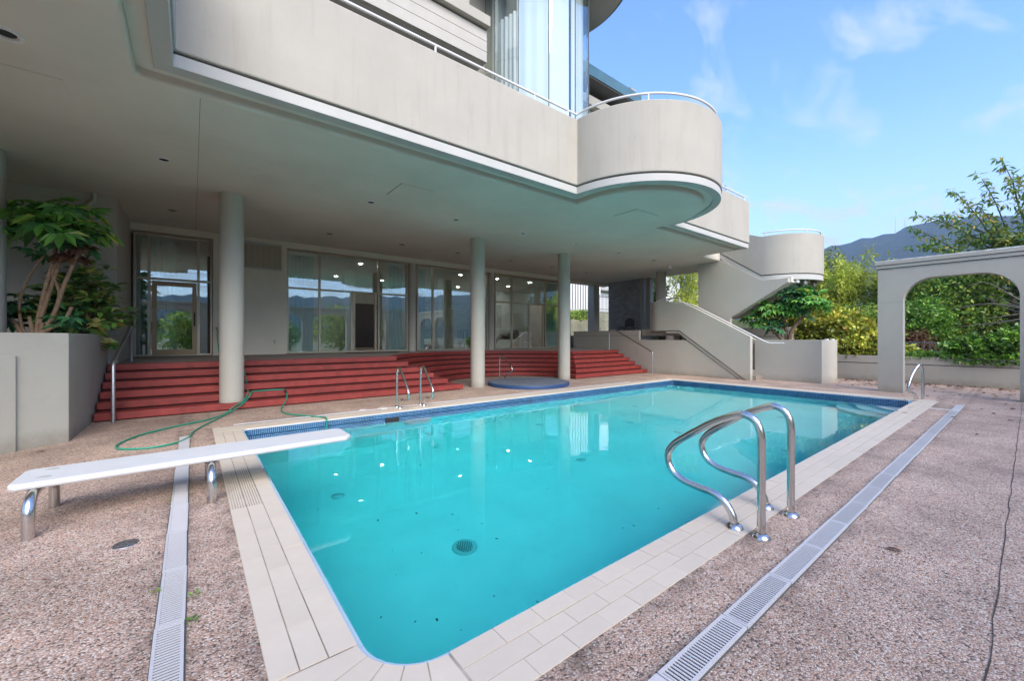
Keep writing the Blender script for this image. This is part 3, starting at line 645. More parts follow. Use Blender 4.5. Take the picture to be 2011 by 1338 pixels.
EX, EY, ER = 7.42, 8.35, 2.5
MB().cyl(EX, EY, 11.2, 11.5, ER, n=72).build('eave_disc', M['beige'], H, smooth=40)
MB().cyl(EX, EY, 11.25, 11.62, ER + .06, n=72).build('eave_edge', M['groove'], H, smooth=40)
MB().cyl(EX, EY, 11.30, 11.9, ER + .12, n=72).build('eave_gutter', M['teal'], H, smooth=40)
# rear wing with teal roof edge
MB().box(8.9, 12.3, 9.0, 12, 5.0, 9.4).build('wing_wall', M['beige'], H)
for k in range(9): MB().box(8.9, 11.9, 8.94, 9.01, 6.9 + k*.25, 6.9 + k*.25 + .24).build('siding_board', M['timber'], H)
MB().box(8.9, 12.1, 8.72, 9.02, 9.02, 9.30).build('wing_beam', M['beige'], H)
MB().box(8.85, 12.36, 8.45, 12, 9.62, 9.70).build('wing_soffit', M['groove'], H)
MB().prismx([(8.42, 9.66), (8.42, 10.0), (12, 11.2), (12, 9.72)], 8.85, 12.38).build('wing_roof', M['teal'], H)
MB().box(12.0, 12.3, 8.6, 9.0, 10.0, 10.25).build('chimney', M['brick'], H)

# ------------------------------------------------------------------ outdoor staircase on the right
SC = thing('outdoor_staircase', 'grey plastered outdoor staircase with solid parapet winding up to a round landing', 'staircase', (15.5, 6.1, 0))
MB().prismx([(14.6, 0), (14.6, 1.84), (10.66, 1.84), (10.66, 1.41), (8.48, 1.41), (6.48, 0)], 15.5, 15.62).build('lower_wall', M['paint'], SC, bevel=.008)
MB().prismx([(14.55, 1.60), (14.55, 1.615), (10.7, 1.615), (10.7, 1.60)], 15.494, 15.502).build('wall_groove', M['groove'], SC)
MB().prismx([(9.36, 1.70), (8.80, 1.70), (8.46, 1.43), (6.44, -.01), (6.18, -.01), (8.72, 1.78), (9.36, 1.78)][::-1], 15.475, 15.60).build('stringer', M['paint'], SC, bevel=.006)
MB().prismx([(6.09, -.01), (6.09, 1.55), (8.13, 2.68), (8.55, 2.87), (9.3, 3.02), (9.75, 3.03), (9.75, 1.80), (8.76, 1.80), (6.24, -.01)], 15.44, 15.62).build('stair_parapet', M['paint'], SC, bevel=.012)
MB().prismx([(6.23, .0), (8.75, 1.795), (9.36, 1.795), (9.36, 1.775), (8.76, 1.775), (6.27, .0)], 15.466, 15.50).build('shadow_gap', M['groove'], SC)
MB().prism(arc(16.05, 9.75, .61, 180, 100, 10) + arc(16.05, 9.75, .45, 100, 180, 10), 1.8, 3.03).build('parapet_curve', M['paint'], SC, smooth=40)
for k in range(11):
    y = 5.98 + .27*k
    MB().box(15.625, 16.34, y, y + .30, max(-.01, .17*k - .12), .17*(k+1)).build('stair_tread', M['terrace'], SC, bevel=.006)
MB().box(15.625, 17.6, 8.95, 10.6, 1.6, 1.87).build('stair_landing', M['terrace'], SC)
# inner side wall and upper flight
MB().prismx([(8.47, .2), (8.47, 4.56), (7.55, 4.56), (7.47, 4.50), (6.07, 3.62), (5.25, 3.60), (5.25, 3.46), (7.18, 2.29), (7.24, 1.97), (6.27, 1.42), (5.9, 1.42), (5.9, .2)], 16.40, 16.56).build('flight_wall', M['paint'], SC, bevel=.008)
MB().prismx([(8.45, 2.3), (8.45, 4.5), (7.5, 4.5), (6.1, 3.66), (5.2, 3.66), (5.2, 3.47), (7.18, 2.30)], 16.561, 17.9).build('upper_flight', M['soffit'], SC)
BX, BY, RB = 17.86, 6.1, 1.46
bp_ = [(16.40, 8.2), (16.40, 6.1)] + arc(BX, BY, RB, 180, 360, 40)[1:] + [(19.32, 7.0)]
zs = lambda x, y: 3.80 if y < 6.1 else 3.80 + (y - 6.1)*.714
mb = MB()
def sribbon(mb, path, a, b_, f0, f1):
    pa, pb = offset(path, a), offset(path, b_); n = len(path)
    vs = [(*p, f0(*q)) for p, q in zip(pa, path)] + [(*p, f0(*q)) for p, q in zip(pb, path)] + [(*p, f1(*q)) for p, q in zip(pa, path)] + [(*p, f1(*q)) for p, q in zip(pb, path)]
    fs = []
    for i in range(n - 1):
        j = i + 1; fs += [(i, j, 2*n+j, 2*n+i), (n+j, n+i, 3*n+i, 3*n+j), (2*n+i, 2*n+j, 3*n+j, 3*n+i), (j, i, n+i, n+j)]
    fs += [(n, 0, 2*n, 3*n), (n-1, 2*n-1, 4*n-1, 3*n-1)]; mb.add(vs, fs); return mb
sribbon(MB(), bp_, 0, .18, zs, lambda x, y: 5.21 if y < 6.6 else 5.21 + (y-6.6)*.5).build('landing_parapet', M['parapet'], SC, smooth=40)
sribbon(MB(), bp_, .035, .17, lambda x, y: zs(x, y) - .04, lambda x, y: zs(x, y) + .01).build('shadow_gap', M['groove'], SC, smooth=40)
sribbon(MB(), bp_, .015, .19, lambda x, y: zs(x, y) - .22, lambda x, y: zs(x, y) - .038).build('fascia_band', M['trim'], SC, smooth=40)
MB().prism(offset(bp_[1:], .185) + [(16.585, 7.0)], 3.62, 3.90).build('landing_slab', M['soffit'], SC)
MB().tube([(*p, 5.36) for p in offset(bp_[1:], .1)], .022, 8).build('landing_rail', M['white'], SC, smooth=50)
for a in (185, 240, 300, 355): MB().cyl(BX + (RB-.1)*math.cos(R(a)), BY + (RB-.1)*math.sin(R(a)), 5.2, 5.36, .016, n=8).build('rail_post', M['white'], SC)
MB().tube([(15.68, 9.0, 3.02), (15.68, 8.35, 2.82), (15.72, 8.15, 2.72), (15.72, 5.75, 1.38), (15.72, 5.60, 1.32), (15.72, 5.15, 1.32)], .028, 10).build('stair_handrail', M['white'], SC, smooth=50)
for y, z in ((6.3, 1.66), (7.6, 2.38)): MB().tube([(15.72, y, z), (15.72, y, z - .09), (15.62, y, z - .1)], .014, 8).build('rail_bracket', M['white'], SC)
MB().tube([(15.75, 10.2, 2.95), (15.9, 9.9, 3.12), (15.78, 9.2, 3.16), (15.68, 8.9, 3.14), (15.66, 8.86, 2.95)], .028, 10, smooth=4).build('upper_handrail', M['white'], SC, smooth=50)
MB().tube([(16.2, 9.6, 2.55), (16.35, 8.4, 2.62)], .025, 8).build('upper_handrail', M['white'], SC, smooth=50)
MB().prism(arc(16.4, 10.9, .62, 150, 270, 12) + [(16.4, 10.9)], 1.2, 1.83).build('curved_curb', M['trim'], SC, smooth=40)
for x, y in ((17.25, 5.0), (18.05, 4.95)):
    o = thing('caged_lamp', 'small caged ceiling lamp, %s under the round stair landing' % ('left one' if x < 17.5 else 'right one'), 'lamp', (x, y, 3.62), 'caged lamps below the landing')
    MB().cyl(x, y, 3.57, 3.622, .10, n=16).build('lamp_base', M['groove'], o); MB().lathe(x, y, [(.07, 3.57), (.085, 3.50), (.07, 3.41), (.0, 3.38)], 12).build('lamp_glass', M['trim'], o, smooth=60)
    for k in range(6): a = k*math.pi/3; MB().tube([(x+.09*math.cos(a), y+.09*math.sin(a), 3.57), (x+.1*math.cos(a), y+.1*math.sin(a), 3.47), (x+.04*math.cos(a), y+.04*math.sin(a), 3.37)], .006, 5).build('cage_wire', M['iron'], o)
def camera_dome(x, y, z, label):
    o = thing('security_camera', label, 'camera', (x, y, z), 'white dome security cameras')
    MB().cyl(x, y, z - .05, z + .002, .07, n=20).build('mount', M['white'], o, smooth=40); MB().lathe(x, y, [(.065, z-.05), (.085, z-.10), (.075, z-.15), (.045, z-.17)], 20).build('housing', M['white'], o, smooth=60)
    MB().lathe(x, y, [(.046, z-.168), (.03, z-.20), (0, z-.21)], 16).build('dome', M['dark'], o, smooth=60)
camera_dome(15.65, 9.3, 4.54, 'white dome security camera hanging from the soffit by the far round column')
camera_dome(16.95, 5.15, 3.62, 'white dome security camera under the round stair landing')
# utility box under the stair
o = MB().box(15.9, 16.1, 9.0, 9.18, 1.40, 1.64).build('utility_box', M['parapet'], bevel=.01); tag(o, 'small beige utility box in the gap under the stair parapet', 'box')

# ------------------------------------------------------------------ planters and garden walls
P2 = thing('planter', 'tall grey plastered planter box at the foot of the outdoor staircase', 'planter', (17, 4.3, 0))
MB().prism([(16.2, 4.22), (17.75, 4.22), (17.75, 4.40), (16.38, 4.40), (16.38, 6.25), (16.2, 6.25)], -.02, 1.43).build('planter_wall', M['paint'], P2, bevel=.01)
MB().box(17.751, 17.9, 4.22, 6.25, -.02, 1.43).build('planter_wall', M['paint'], P2)
MB().box(16.38, 17.75, 4.40, 6.2, 1.0, 1.33).build('soil', M['soil'], P2)
for x in (17.0, 17.7): MB().cyl(x, 4.31, 1.42, 1.47, .07, n=12).build('wall_cap', M['white'], P2)
P1 = thing('planter', 'tall grey plastered corner planter left of the red steps', 'planter', (-1.4, 8.58, 0))
MB().prism([(-1.4, 8.58), (-1.4, 12.205), (-1.6, 12.205), (-1.6, 8.68), (-4.5, 6.65), (-4.5, 6.41)], -.02, 1.57).build('planter_wall', M['planter'], P1, bevel=.012)
MB().prism([(-1.6, 8.7), (-1.6, 12.2), (-8, 12.2), (-8, 6.5), (-4.5, 6.66)], 1.2, 1.50).build('soil', M['soil'], P1)
MB().prism([(-1.82, 8.245), (-1.90, 8.36), (-5.0, 6.2), (-4.92, 5.95)], -.02, 1.27).build('lower_ledge', M['planter'], P1, bevel=.01)
MB().box(-1.40, -1.25, 12.0, 12.21, .9, 1.57).build('end_pier', M['planter'], P1)
GW = thing('garden_wall', 'low plastered garden wall along the back of the deck on the right', 'wall', (18.9, 3, 0))
MB().box(18.8, 19.1, -6, 10.6, -.02, .60).build('lower_course', M['beige'], GW); MB().box(18.815, 19.1, -6, 10.6, .60, .622).build('shadow_gap', M['groove'], GW); MB().box(18.8, 19.1, -6, 10.6, .622, .88).build('upper_course', M['beige'], GW, bevel=.015)
G3 = thing('garden_wall', 'taller plastered garden wall seen under the stair flight behind the planter', 'wall', (19.4, 8, 0))
MB().box(19.2, 19.5, 6.0, 11.2, -.02, 1.55).build('lower_course', M['beige'], G3); MB().box(19.22, 19.5, 6.0, 11.2, 1.55, 1.57).build('shadow_gap', M['groove'], G3); MB().box(19.2, 19.5, 6.0, 11.2, 1.57, 1.95).build('upper_course', M['beige'], G3, bevel=.01)

# arcade of arches right of the pool, and the same arcade behind the camera (seen in the windows)
def arcade(root, x0, x1, spans, a0, a1, ztop, along='y', mat_='beige'):
    """one wall with rounded arch openings; spans are the openings along the wall"""
    zo, rr = ztop - .52, .62; mb = MB()
    put = (lambda poly, nm, m_, bev=.012, xa=x0, xb=x1: (MB().prismx(poly, xa, xb) if along == 'y' else MB().prismy(poly, xa, xb)).build(nm, m_, root, bevel=bev))
    edges = [a0] + [v for s_ in spans for v in s_] + [a1]
    for i in range(0, len(edges), 2): put([(edges[i], -.02), (edges[i+1], -.02), (edges[i+1], zo - rr), (edges[i], zo - rr)], 'pillar', M[mat_], 0)
    pts = [(a1, zo - rr), (a1, ztop - .2), (a0, ztop - .2), (a0, zo - rr)]
    for s0, s1 in spans:
        pts += [(s0, zo - rr)] + [(s0 + rr - rr*math.cos(R(t)), zo - rr + rr*math.sin(R(t))) for t in range(10, 91, 10)] + [(s1 - rr + rr*math.sin(R(t)), zo - rr + rr*math.cos(R(t))) for t in range(0, 90, 10)] + [(s1, zo - rr)]
    put(pts, 'arch_wall', M[mat_], .006)
    for z0, z1, e in ((ztop - .2, ztop - .185, .012), (ztop - .185, ztop - .10, .03), (ztop - .10, ztop - .088, .03), (ztop - .088, ztop, .055)):
        put([(a0 - e, z0), (a1 + e, z0), (a1 + e, z1), (a0 - e, z1)], 'cornice' if z1 - z0 > .03 else 'shadow_gap', M[mat_] if z1 - z0 > .03 else M['groove'], 0, x0 - e, x1 + e)
    put([(a0 - .05, ztop), (a1 + .05, ztop), (a1 + .05, ztop + .03), (a0 - .05, ztop + .03)], 'coping_cap', M['cap'], 0, x0 - .05, x1 + .05)
M['cap'] = pm('weathered_flashing', (.55, .54, .53), .7, var=.35, scale=9)
A1 = thing('arcade', 'beige plastered garden arcade with a rounded arch right of the pool', 'arcade', (15.35, 0, 0))
arcade(A1, 15.2, 15.5, [(-3.0, -.37), (.16, 2.15)][0:2] if False else [(-2.35, -.37), (.16, 2.15)], -3.2, 2.67, 3.62)
A2 = thing('arcade', 'long beige arcade of rounded arches behind the photographer, mirrored in the windows', 'arcade', (4, -3, 0))
arcade(A2, -3.5, -3.2, [(-8.5 + 3.1*k, -8.5 + 3.1*k + 2.4) for k in range(7)], -9, 14.6, 3.75, along='x')

# ------------------------------------------------------------------ beyond the passage
RW = thing('retaining_wall', 'mossy concrete retaining wall behind the covered passage', 'wall', (25, 20.1, 1.6))
MB().box(15.2, 46, 20.0, 20.3, 1.4, 2.75).build('lower_course', M['concrete'], RW); MB().box(15.2, 46, 20.03, 20.3, 2.75, 2.78).build('shadow_gap', M['groove'], RW); MB().box(15.2, 46, 20.0, 20.3, 2.78, 3.45).build('upper_course', M['concrete'], RW); MB().box(15.2, 46, 19.95, 20.34, 3.45, 3.56).build('coping', M['trim'], RW)
PB = thing('planter', 'mossy concrete planter box with a clipped hedge in front of the retaining wall', 'planter', (21.6, 19.2, 1.6))
MB().box(19.5, 22.6, 18.6, 19.9, 1.4, 2.72).build('planter_wall', M['concrete'], PB, bevel=.02)
BW = thing('brick_wall', 'dark grey brick pier wall standing on the court under the soffit', 'brick wall', (18.2, 13.4, 1.6))
MB().box(18.10, 18.35, 12.36, 14.40, 1.5, 4.56).build('core', M['groove'], BW)
bm1 = MB().box(0, .09, 0, .2, 0, .062).mesh('brick', M['brick'])
nb = 0; z = 1.72
stuffb = MB()
for j in range(38):
    zz = 1.62 + j*.077; y = 12.37 - (.1 if j % 2 else 0)
    while y < 14.38:
        a, b_ = max(y, 12.365), min(y + .2, 14.395)
        if b_ - a > .04: stuffb.box(18.05, 18.12, a, b_, zz, zz + .064)
        y += .212
stuffb.build('bricks', M['brick'], BW, kind='stuff')
MB().box(18.02, 18.34, 12.22, 12.355, 1.5, 4.56).build('end_post', M['beige'], BW)
BC2 = thing('brick_column', 'slender pale brick column beside the dark brick pier', 'column', (18.2, 11.9, 1.6))
mb = MB()
for j in range(38): mb.box(18.06 + .008*(j % 2), 18.36, 11.80, 12.06 - .008*(j % 2), 1.62 + j*.077, 1.62 + j*.077 + .066)
mb.build('brick_courses', M['beige'], BC2, kind='stuff'); MB().box(18.08, 18.34, 11.82, 12.04, 1.5, 4.55).build('core', M['groove'], BC2)
NB = thing('neighbour_building', 'white house with vertical cladding above the retaining wall', 'building', (28, 24, 3.5))
MB().box(20, 28.4, 23.5, 26, 3.5, 9).build('wall', M['white'], NB)
for k in range(26): MB().box(20 + k*.32, 20.05 + k*.32, 23.45, 23.5, 3.5, 9).build('cladding_batten', M['groove'], NB)
MB().box(29.4, 46, 26, 30, 3.5, 9).build('wall', M['white'], NB)
MB().prismx([(25.4, 6.1), (25.4, 6.3), (28, 7.4), (28, 6.1)], 30.8, 36).build('roof', M['brick'], NB)
F2 = thing('iron_fence', 'dark iron railing on top of the retaining wall', 'fence', (27, 20.15, 3.56))
MB().box(24, 40, 20.13, 20.17, 4.62, 4.66).build('rail', M['iron'], F2); MB().box(24, 40, 20.13, 20.17, 3.68, 3.71).build('rail', M['iron'], F2)
bar = MB().box(-.012, .012, -.012, .012, 3.56, 4.78).mesh('bar', M['iron'])
for k in range(100): link('bar', bar, F2, Matrix.Translation((24.1 + k*.16, 20.15, 0)))
F1 = thing('iron_fence', 'blue grey iron railing behind the garden wall, seen through the arch', 'fence', (19.6, 1.8, .8))
fi = pm('blue_grey_iron', (.12, .15, .19), .5)
MB().box(19.56, 19.60, -1.0, 3.4, 1.33, 1.36).build('rail', fi, F1); MB().box(19.56, 19.60, -1.0, 3.4, .9, .92).build('rail', fi, F1)
bar = MB().box(19.57, 19.592, -.011, .011, .8, 1.34).mesh('bar', fi)
for k in range(32): link('bar', bar, F1, Matrix.Translation((0, -.95 + k*.139, 0)))
o = MB().prism(rrect(15.7, 16.35, 13.0, 13.75, (.08,)*4), 1.625, 1.75).build('cushion', M['navy'], bevel=.04); tag(o, 'dark navy cushion lying on the court beside the dark brick pier', 'cushion')
o = MB().lathe(16.6, 12.55, [(0, 1.63), (.11, 1.63), (.13, 1.72), (.12, 1.83), (.09, 1.85), (0, 1.85)], 16).build('white_pot', M['white'], smooth=50); tag(o, 'small white pot in front of the dark brick pier', 'pot')
ch = thing('garden_chair', 'dark garden chair with rounded back in front of the dark brick pier', 'chair', (17.2, 12.6, 1.62))
mb = MB().tube([(17.0, 12.3, 1.62), (17.0, 12.3, 2.05), (17.05, 12.6, 2.2)], .02, 6)
for x, y in ((16.95, 12.3), (16.95, 12.85), (17.45, 12.3), (17.45, 12.85)): MB().cyl(x, y, 1.62, 2.02, .018, n=8).build('leg', M['cabinet'], ch)
MB().box(16.93, 17.47, 12.28, 12.87, 2.0, 2.05).build('seat', M['cabinet'], ch, bevel=.02)
MB().prismx([(12.3, 2.05), (12.85, 2.05), (12.85, 2.35), (12.75, 2.48), (12.55, 2.52), (12.38, 2.45), (12.3, 2.35)], 17.43, 17.47).build('backrest', M['cabinet'], ch, bevel=.01)

# ------------------------------------------------------------------ rails
def rail(name, label, parts, r, cat='rail', group=None, flange=(), m='steel'):
    p0 = parts[0][1][0]; t = thing(name, label, cat, (p0[0], p0[1], 0), group)
    for nm, pts, k in parts: MB().tube(pts, r, 16, smooth=k).build(nm, M[m], t, smooth=60)
    for x, y, z in flange: MB().lathe(x, y, [(r*1.1, z + .035), (r*1.5, z + .03), (r*2.1, z + .012), (r*2.2, z)], 24).build('base_flange', M['steel'], t, smooth=50)
    return t
def grab(x, k, label, zb=(0, .006)):
    Y = [(1.25, 0), (1.25, .35), (1.25, .62), (1.252, .76), (1.285, .86), (1.36, .905), (1.45, .885), (1.62, .80), (1.86, .635), (1.97, .54), (2.015, .44), (1.98, .33), (1.88, .265), (1.74, .24), (1.60, .225), (1.51, .175), (1.455, .09), (1.44, 0)]
    return rail('grab_rail', label, [('tube', [(x, y, z) for y, z in Y], 6)], .029, 'grab rail', 'bent steel grab rails on the near coping', ((x, 1.25, zb[0]), (x, 1.44, zb[1])))
grab(3.36, 0, 'bent stainless grab rail on the near coping, nearer the camera')
grab(3.97, 1, 'bent stainless grab rail on the near coping, farther from the camera')
for x, s_ in ((3.48, 'left'), (4.03, 'right')):
    Y = [(8.46, 0), (8.46, .4), (8.455, .70), (8.42, .82), (8.35, .86), (8.27, .83), (8.1, .66), (7.92, .46), (7.86, .36), (7.88, .25), (7.98, .20), (8.16, .20), (8.26, .15), (8.29, .0)]
    rail('ladder_rail', '%s hand rail of the pool ladder on the far edge before the red steps' % s_, [('tube', [(x, y, z) for y, z in Y], 6)], .026, 'ladder rail', 'pool ladder rails', ((x, 8.46, 0), (x, 8.29, .006)))
Y = [(11.40, .0), (11.40, .5), (11.39, .78), (11.33, .88), (11.24, .87), (11.0, .74), (10.78, .58), (10.70, .46), (10.74, .36), (10.88, .31), (11.02, .26), (11.1, .12)]
rail('grab_rail', 'thin steel hand rail behind the round blue spa cover', [('tube', [(8.4, y, z) for y, z in Y], 6)], .024, 'grab rail')
q = [(13.93, 1.62, 0), (13.94, 1.62, .5), (13.93, 1.63, .75), (13.88, 1.66, .84), (13.8, 1.69, .82), (13.62, 1.76, .62), (13.48, 1.80, .40), (13.46, 1.81, .28), (13.52, 1.79, .2), (13.64, 1.75, .17), (13.72, 1.72, .1), (13.74, 1.71, 0)]
rail('grab_rail', 'steel grab rail at the far right corner of the pool', [('tube', q, 6)], .03, 'grab rail')
rail('step_handrail', 'galvanised sloping handrail at the left end of the red steps', [('tube', [(-1.1, 10.02, 0), (-1.1, 10.02, .98), (-1.1, 10.06, 1.06), (-1.1, 10.14, 1.12), (-1.1, 12.60, 1.74), (-1.1, 12.70, 1.745), (-1.1, 12.76, 1.68), (-1.1, 12.76, .95)], 0)], .030, 'handrail', None, (), 'galv')
rail('step_handrail', 'galvanised curved handrail at the right end of the red steps', [('tube', [(15.1, 9.75, 0), (15.1, 9.75, .80), (15.1, 9.80, .92), (15.1, 9.92, 1.0), (15.05, 11.5, 1.80), (15.05, 11.68, 1.86), (15.05, 11.82, 1.86), (15.05, 11.93, 1.78), (15.05, 11.95, 1.66), (15.05, 11.95, .95)], 4)], .028, 'handrail', None, (), 'galv')

# ------------------------------------------------------------------ diving board
DB = thing('diving_board', 'white springboard on bent chrome legs reaching over the near end of the pool', 'diving board', (-.4, 5, 0))
zb = lambda x: .335 + .005*(x + 1)
pl = [(-1.10, 4.76), (-1.06, 4.72), (1.36, 4.72), (1.42, 4.78), (1.42, 5.16), (1.36, 5.22), (-1.06, 5.22), (-1.10, 5.18)]
MB().prism(pl, zb, lambda x, y=0: zb(x) + .052) if False else None
mb = MB(); mb.prism(pl, lambda x, y: zb(x), lambda x, y: zb(x) + .055); mb.build('plank', M['board'], DB, bevel=.018)
for x, y in ((-.93, 4.85), (-.93, 5.1)): MB().lathe(x, y, [(0, .3945), (.035, .394), (.045, .391), (.046, .388)], 20).build('bolt_cap', M['trim'], DB, smooth=50)
def stand(x, nm='stand_leg'):
    for sy in (-1, 1):
        yb = 4.97 + sy*.37; yt = 4.97 + sy*.16
        MB().tube([(x, yb, 0), (x, yb, .14), (x + .0, yb - sy*.01, .21), (x, yb - sy*.05, .27), (x, yb - sy*.12, .305), (x, yt, .312)], .036, 16, smooth=5).build(nm, M['steel'], DB, smooth=60)
    MB().tube([(x, 4.81, .312), (x, 5.13, .312)], .036, 12).build('stand_bar', M['steel'], DB, smooth=60)
    MB().box(x - .05, x + .05, 4.80, 5.14, .318, .336).build('mount_plate', M['groove'], DB)
stand(-.96); stand(.14)

# ------------------------------------------------------------------ garden hose
def htube(pts): return MB().tube(pts, .0135, 10, smooth=8)
HS = thing('garden_hose', 'green garden hose looped from the red steps over the deck into the pool', 'hose', (0, 8.5, 0))
hp = [(.97, 10.78, .345), (.96, 10.58, .326), (.93, 10.44, .26), (.84, 10.22, .165), (.68, 10.08, .10), (.50, 9.72, .016), (.22, 9.22, .016), (-.25, 8.82, .016), (-.62, 8.40, .016), (-.80, 7.92, .016), (-.80, 7.60, .016), (-.66, 7.42, .016), (-.40, 7.34, .016), (-.16, 7.48, .016), (-.03, 7.80, .016), (0, 8.10, .016), (.12, 8.55, .016), (.36, 9.20, .016), (.56, 9.75, .018), (.80, 10.10, .11), (.94, 10.30, .22), (1.02, 10.47, .318), (1.16, 10.55, .326), (1.34, 10.57, .326), (1.52, 10.55, .326), (1.64, 10.49, .322), (1.68, 10.40, .24), (1.66, 10.26, .167), (1.60, 10.08, .10), (1.48, 9.75, .016), (1.42, 9.25, .016), (1.50, 8.88, .016), (1.72, 8.52, .016), (1.90, 8.18, .022), (1.93, 7.98, .030), (1.90, 7.82, -.02), (1.86, 7.62, -.14), (1.84, 7.5, -.30)]
htube(hp).build('hose_pipe', M['hose'], HS, smooth=60)
MB().tube([(1.655, 10.47, .315), (1.68, 10.405, .25)], .019, 10).build('coupling', M['dark'], HS)
tp = [(.56, 14.41, 1.72), (.57, 14.40, 1.5), (.60, 14.36, 1.12), (.62, 14.2, 1.0), (.66, 13.2, .985), (.85, 12.2, .972), (.93, 11.72, .965), (.95, 11.5, .81), (.96, 11.2, .65), (.97, 11.0, .49), (.97, 10.78, .345)]
htube(tp).build('hose_pipe', M['hose'], HS, smooth=60)

# ------------------------------------------------------------------ spa cover, lids, mat and small deck fittings
SPC = thing('spa_cover', 'round flat blue spa cover lying on the deck inside the curved steps', 'spa cover', (8.5, 9.98, 0))
MB().lathe(8.5, 9.98, [(1.27, -.01), (1.30, .0), (1.31, .07), (1.30, .10), (1.27, .108)], 96).build('rim', M['coverrim'], SPC, smooth=50)
MB().cyl(8.5, 9.98, .05, .115, 1.275, 1.26, n=96).build('top', M['cover'], SPC, smooth=30)
mb = MB()
for k in range(9): a = R(20 + k*17); mb.box(8.42 + .25*math.cos(a) - .09, 8.42 + .25*math.cos(a) + .09, 10.25 + .12*math.sin(a) - .012, 10.25 + .12*math.sin(a) + .012, .114, .120)
mb.build('stitching', M['groove'], SPC, kind='stuff')
for x, y, r, s_ in ((3.19, 8.50, .11, 'larger white round skimmer lid beside the far coping'), (2.78, 8.56, .07, 'smaller white round lid beside the far coping')):
    tag(MB().lathe(x, y, [(0, .014), (r*.9, .013), (r, .008), (r, 0)], 28).build('skimmer_lid', M['white'], smooth=40), s_, 'lid')
dn = thing('deck_drain', 'small round grey drain cover set in the gravel near the diving board', 'drain', (-.38, 4.06, 0))
MB().lathe(-.38, 4.06, [(.045, .004), (.06, .006), (.072, .004), (.075, 0)], 28).build('rim', M['galv'], dn, smooth=50); MB().cyl(-.38, 4.06, 0, .003, .05, n=24).build('cap', M['groove'], dn)
for k in range(5): MB().box(-.38 - .04 + k*.018, -.38 - .032 + k*.018, 4.03, 4.09, .003, .005).build('slot_bar', M['galv'], dn)
tag(MB().box(4.1, 5.9, 14.05, 14.5, .985, 1.005).build('door_mat', M['dark']), 'black door mat in front of the sliding window', 'mat')

# ------------------------------------------------------------------ curtains and furniture in the rooms
for a, b_, z1, lab in (((-1.15, 14.98), (-.62, 15.0), 4.25, 'teal curtain gathered left of the glazed door'), ((-.60, 15.0), (-.35, 15.0), 4.25, 'narrow teal curtain behind the glazed door'),
                       ((2.42, 15.0), (3.25, 15.02), 4.25, 'teal curtain at the left end of the wide sliding window'), ((5.85, 15.0), (6.4, 15.0), 4.25, 'teal curtain at the right end of the wide sliding window'),
                       ((6.95, 15.0), (7.35, 15.0), 4.25, 'teal curtain at the left of the middle window'), ((13.75, 15.0), (14.7, 15.0), 4.25, 'teal curtain at the right end of the far window')):
    tag(drape('curtain', [a, b_], 1.02, z1, .035, .13, M['sheer']), lab, 'curtain', 'teal curtains in the windows')
def chair(x, y, rz):
    t = thing('slatted_chair', 'leftmost of the white slatted garden chairs lined up behind the middle window', 'chair', (0, 0, 0), 'white chairs stored behind the middle window')
    for sx in (-.2, .2):
        MB().tube([(sx, .22, 0), (sx, .10, .42), (sx, -.02, .95)], .014, 6).build('leg', M['white'], t, smooth=50); MB().tube([(sx, -.2, 0), (sx, .12, .44)], .014, 6).build('leg', M['white'], t, smooth=50)
    for k in range(4): MB().box(-.19, .19, -.18 + k*.08, -.13 + k*.08, .43, .445).build('seat_slat', M['white'], t)
    for k in range(5): MB().box(-.17 + k*.075, -.13 + k*.075, .0, .012, .5, .92).build('back_slat', M['white'], t)
    MB().box(-.21, .21, -.012, .022, .92, .97).build('top_rail', M['white'], t)
    return t
c0 = chair(0, 0, 0)
for k in range(7):
    Mx = Matrix.Translation((7.2 + k*.42, 15.55 + .05*(k % 2), 1.0)) @ Matrix.Rotation(R(170 + 8*(k % 3)), 4, 'Z')
    if k == 0: c0.matrix_basis = Mx
    else: dup(c0, Mx, '%s of the white slatted garden chairs behind the middle window' % ('second from left', 'third from left', 'middle one', 'third from right', 'second from right', 'rightmost')[k-1])
tr_ = thing('trolley', 'white serving trolley behind the far sliding window', 'trolley', (13.0, 15.4, 1))
for z in (1.28, 1.72): MB().box(12.75, 13.2, 15.25, 15.6, z, z + .03).build('shelf', M['white'], tr_)
for x, y in ((12.78, 15.28), (13.17, 15.28), (12.78, 15.57), (13.17, 15.57)): MB().tube([(x, y, 1.1), (x, y, 1.8)], .015, 6).build('leg', M['white'], tr_); MB().lathe(x, y, [(0, 1.0), (.05, 1.02), (.06, 1.05), (.05, 1.1), (0, 1.11)], 12).build('wheel', M['white'], tr_)
dk = thing('bar_counter', 'dark bar counter standing behind the far sliding window', 'counter', (12, 17, 1))
MB().box(10.9, 14.6, 18.0, 18.5, 1.0, 1.95).build('front', M['cabinet'], dk); MB().box(10.8, 14.7, 17.9, 18.6, 1.95, 2.0).build('counter_top', M['inwall'], dk)

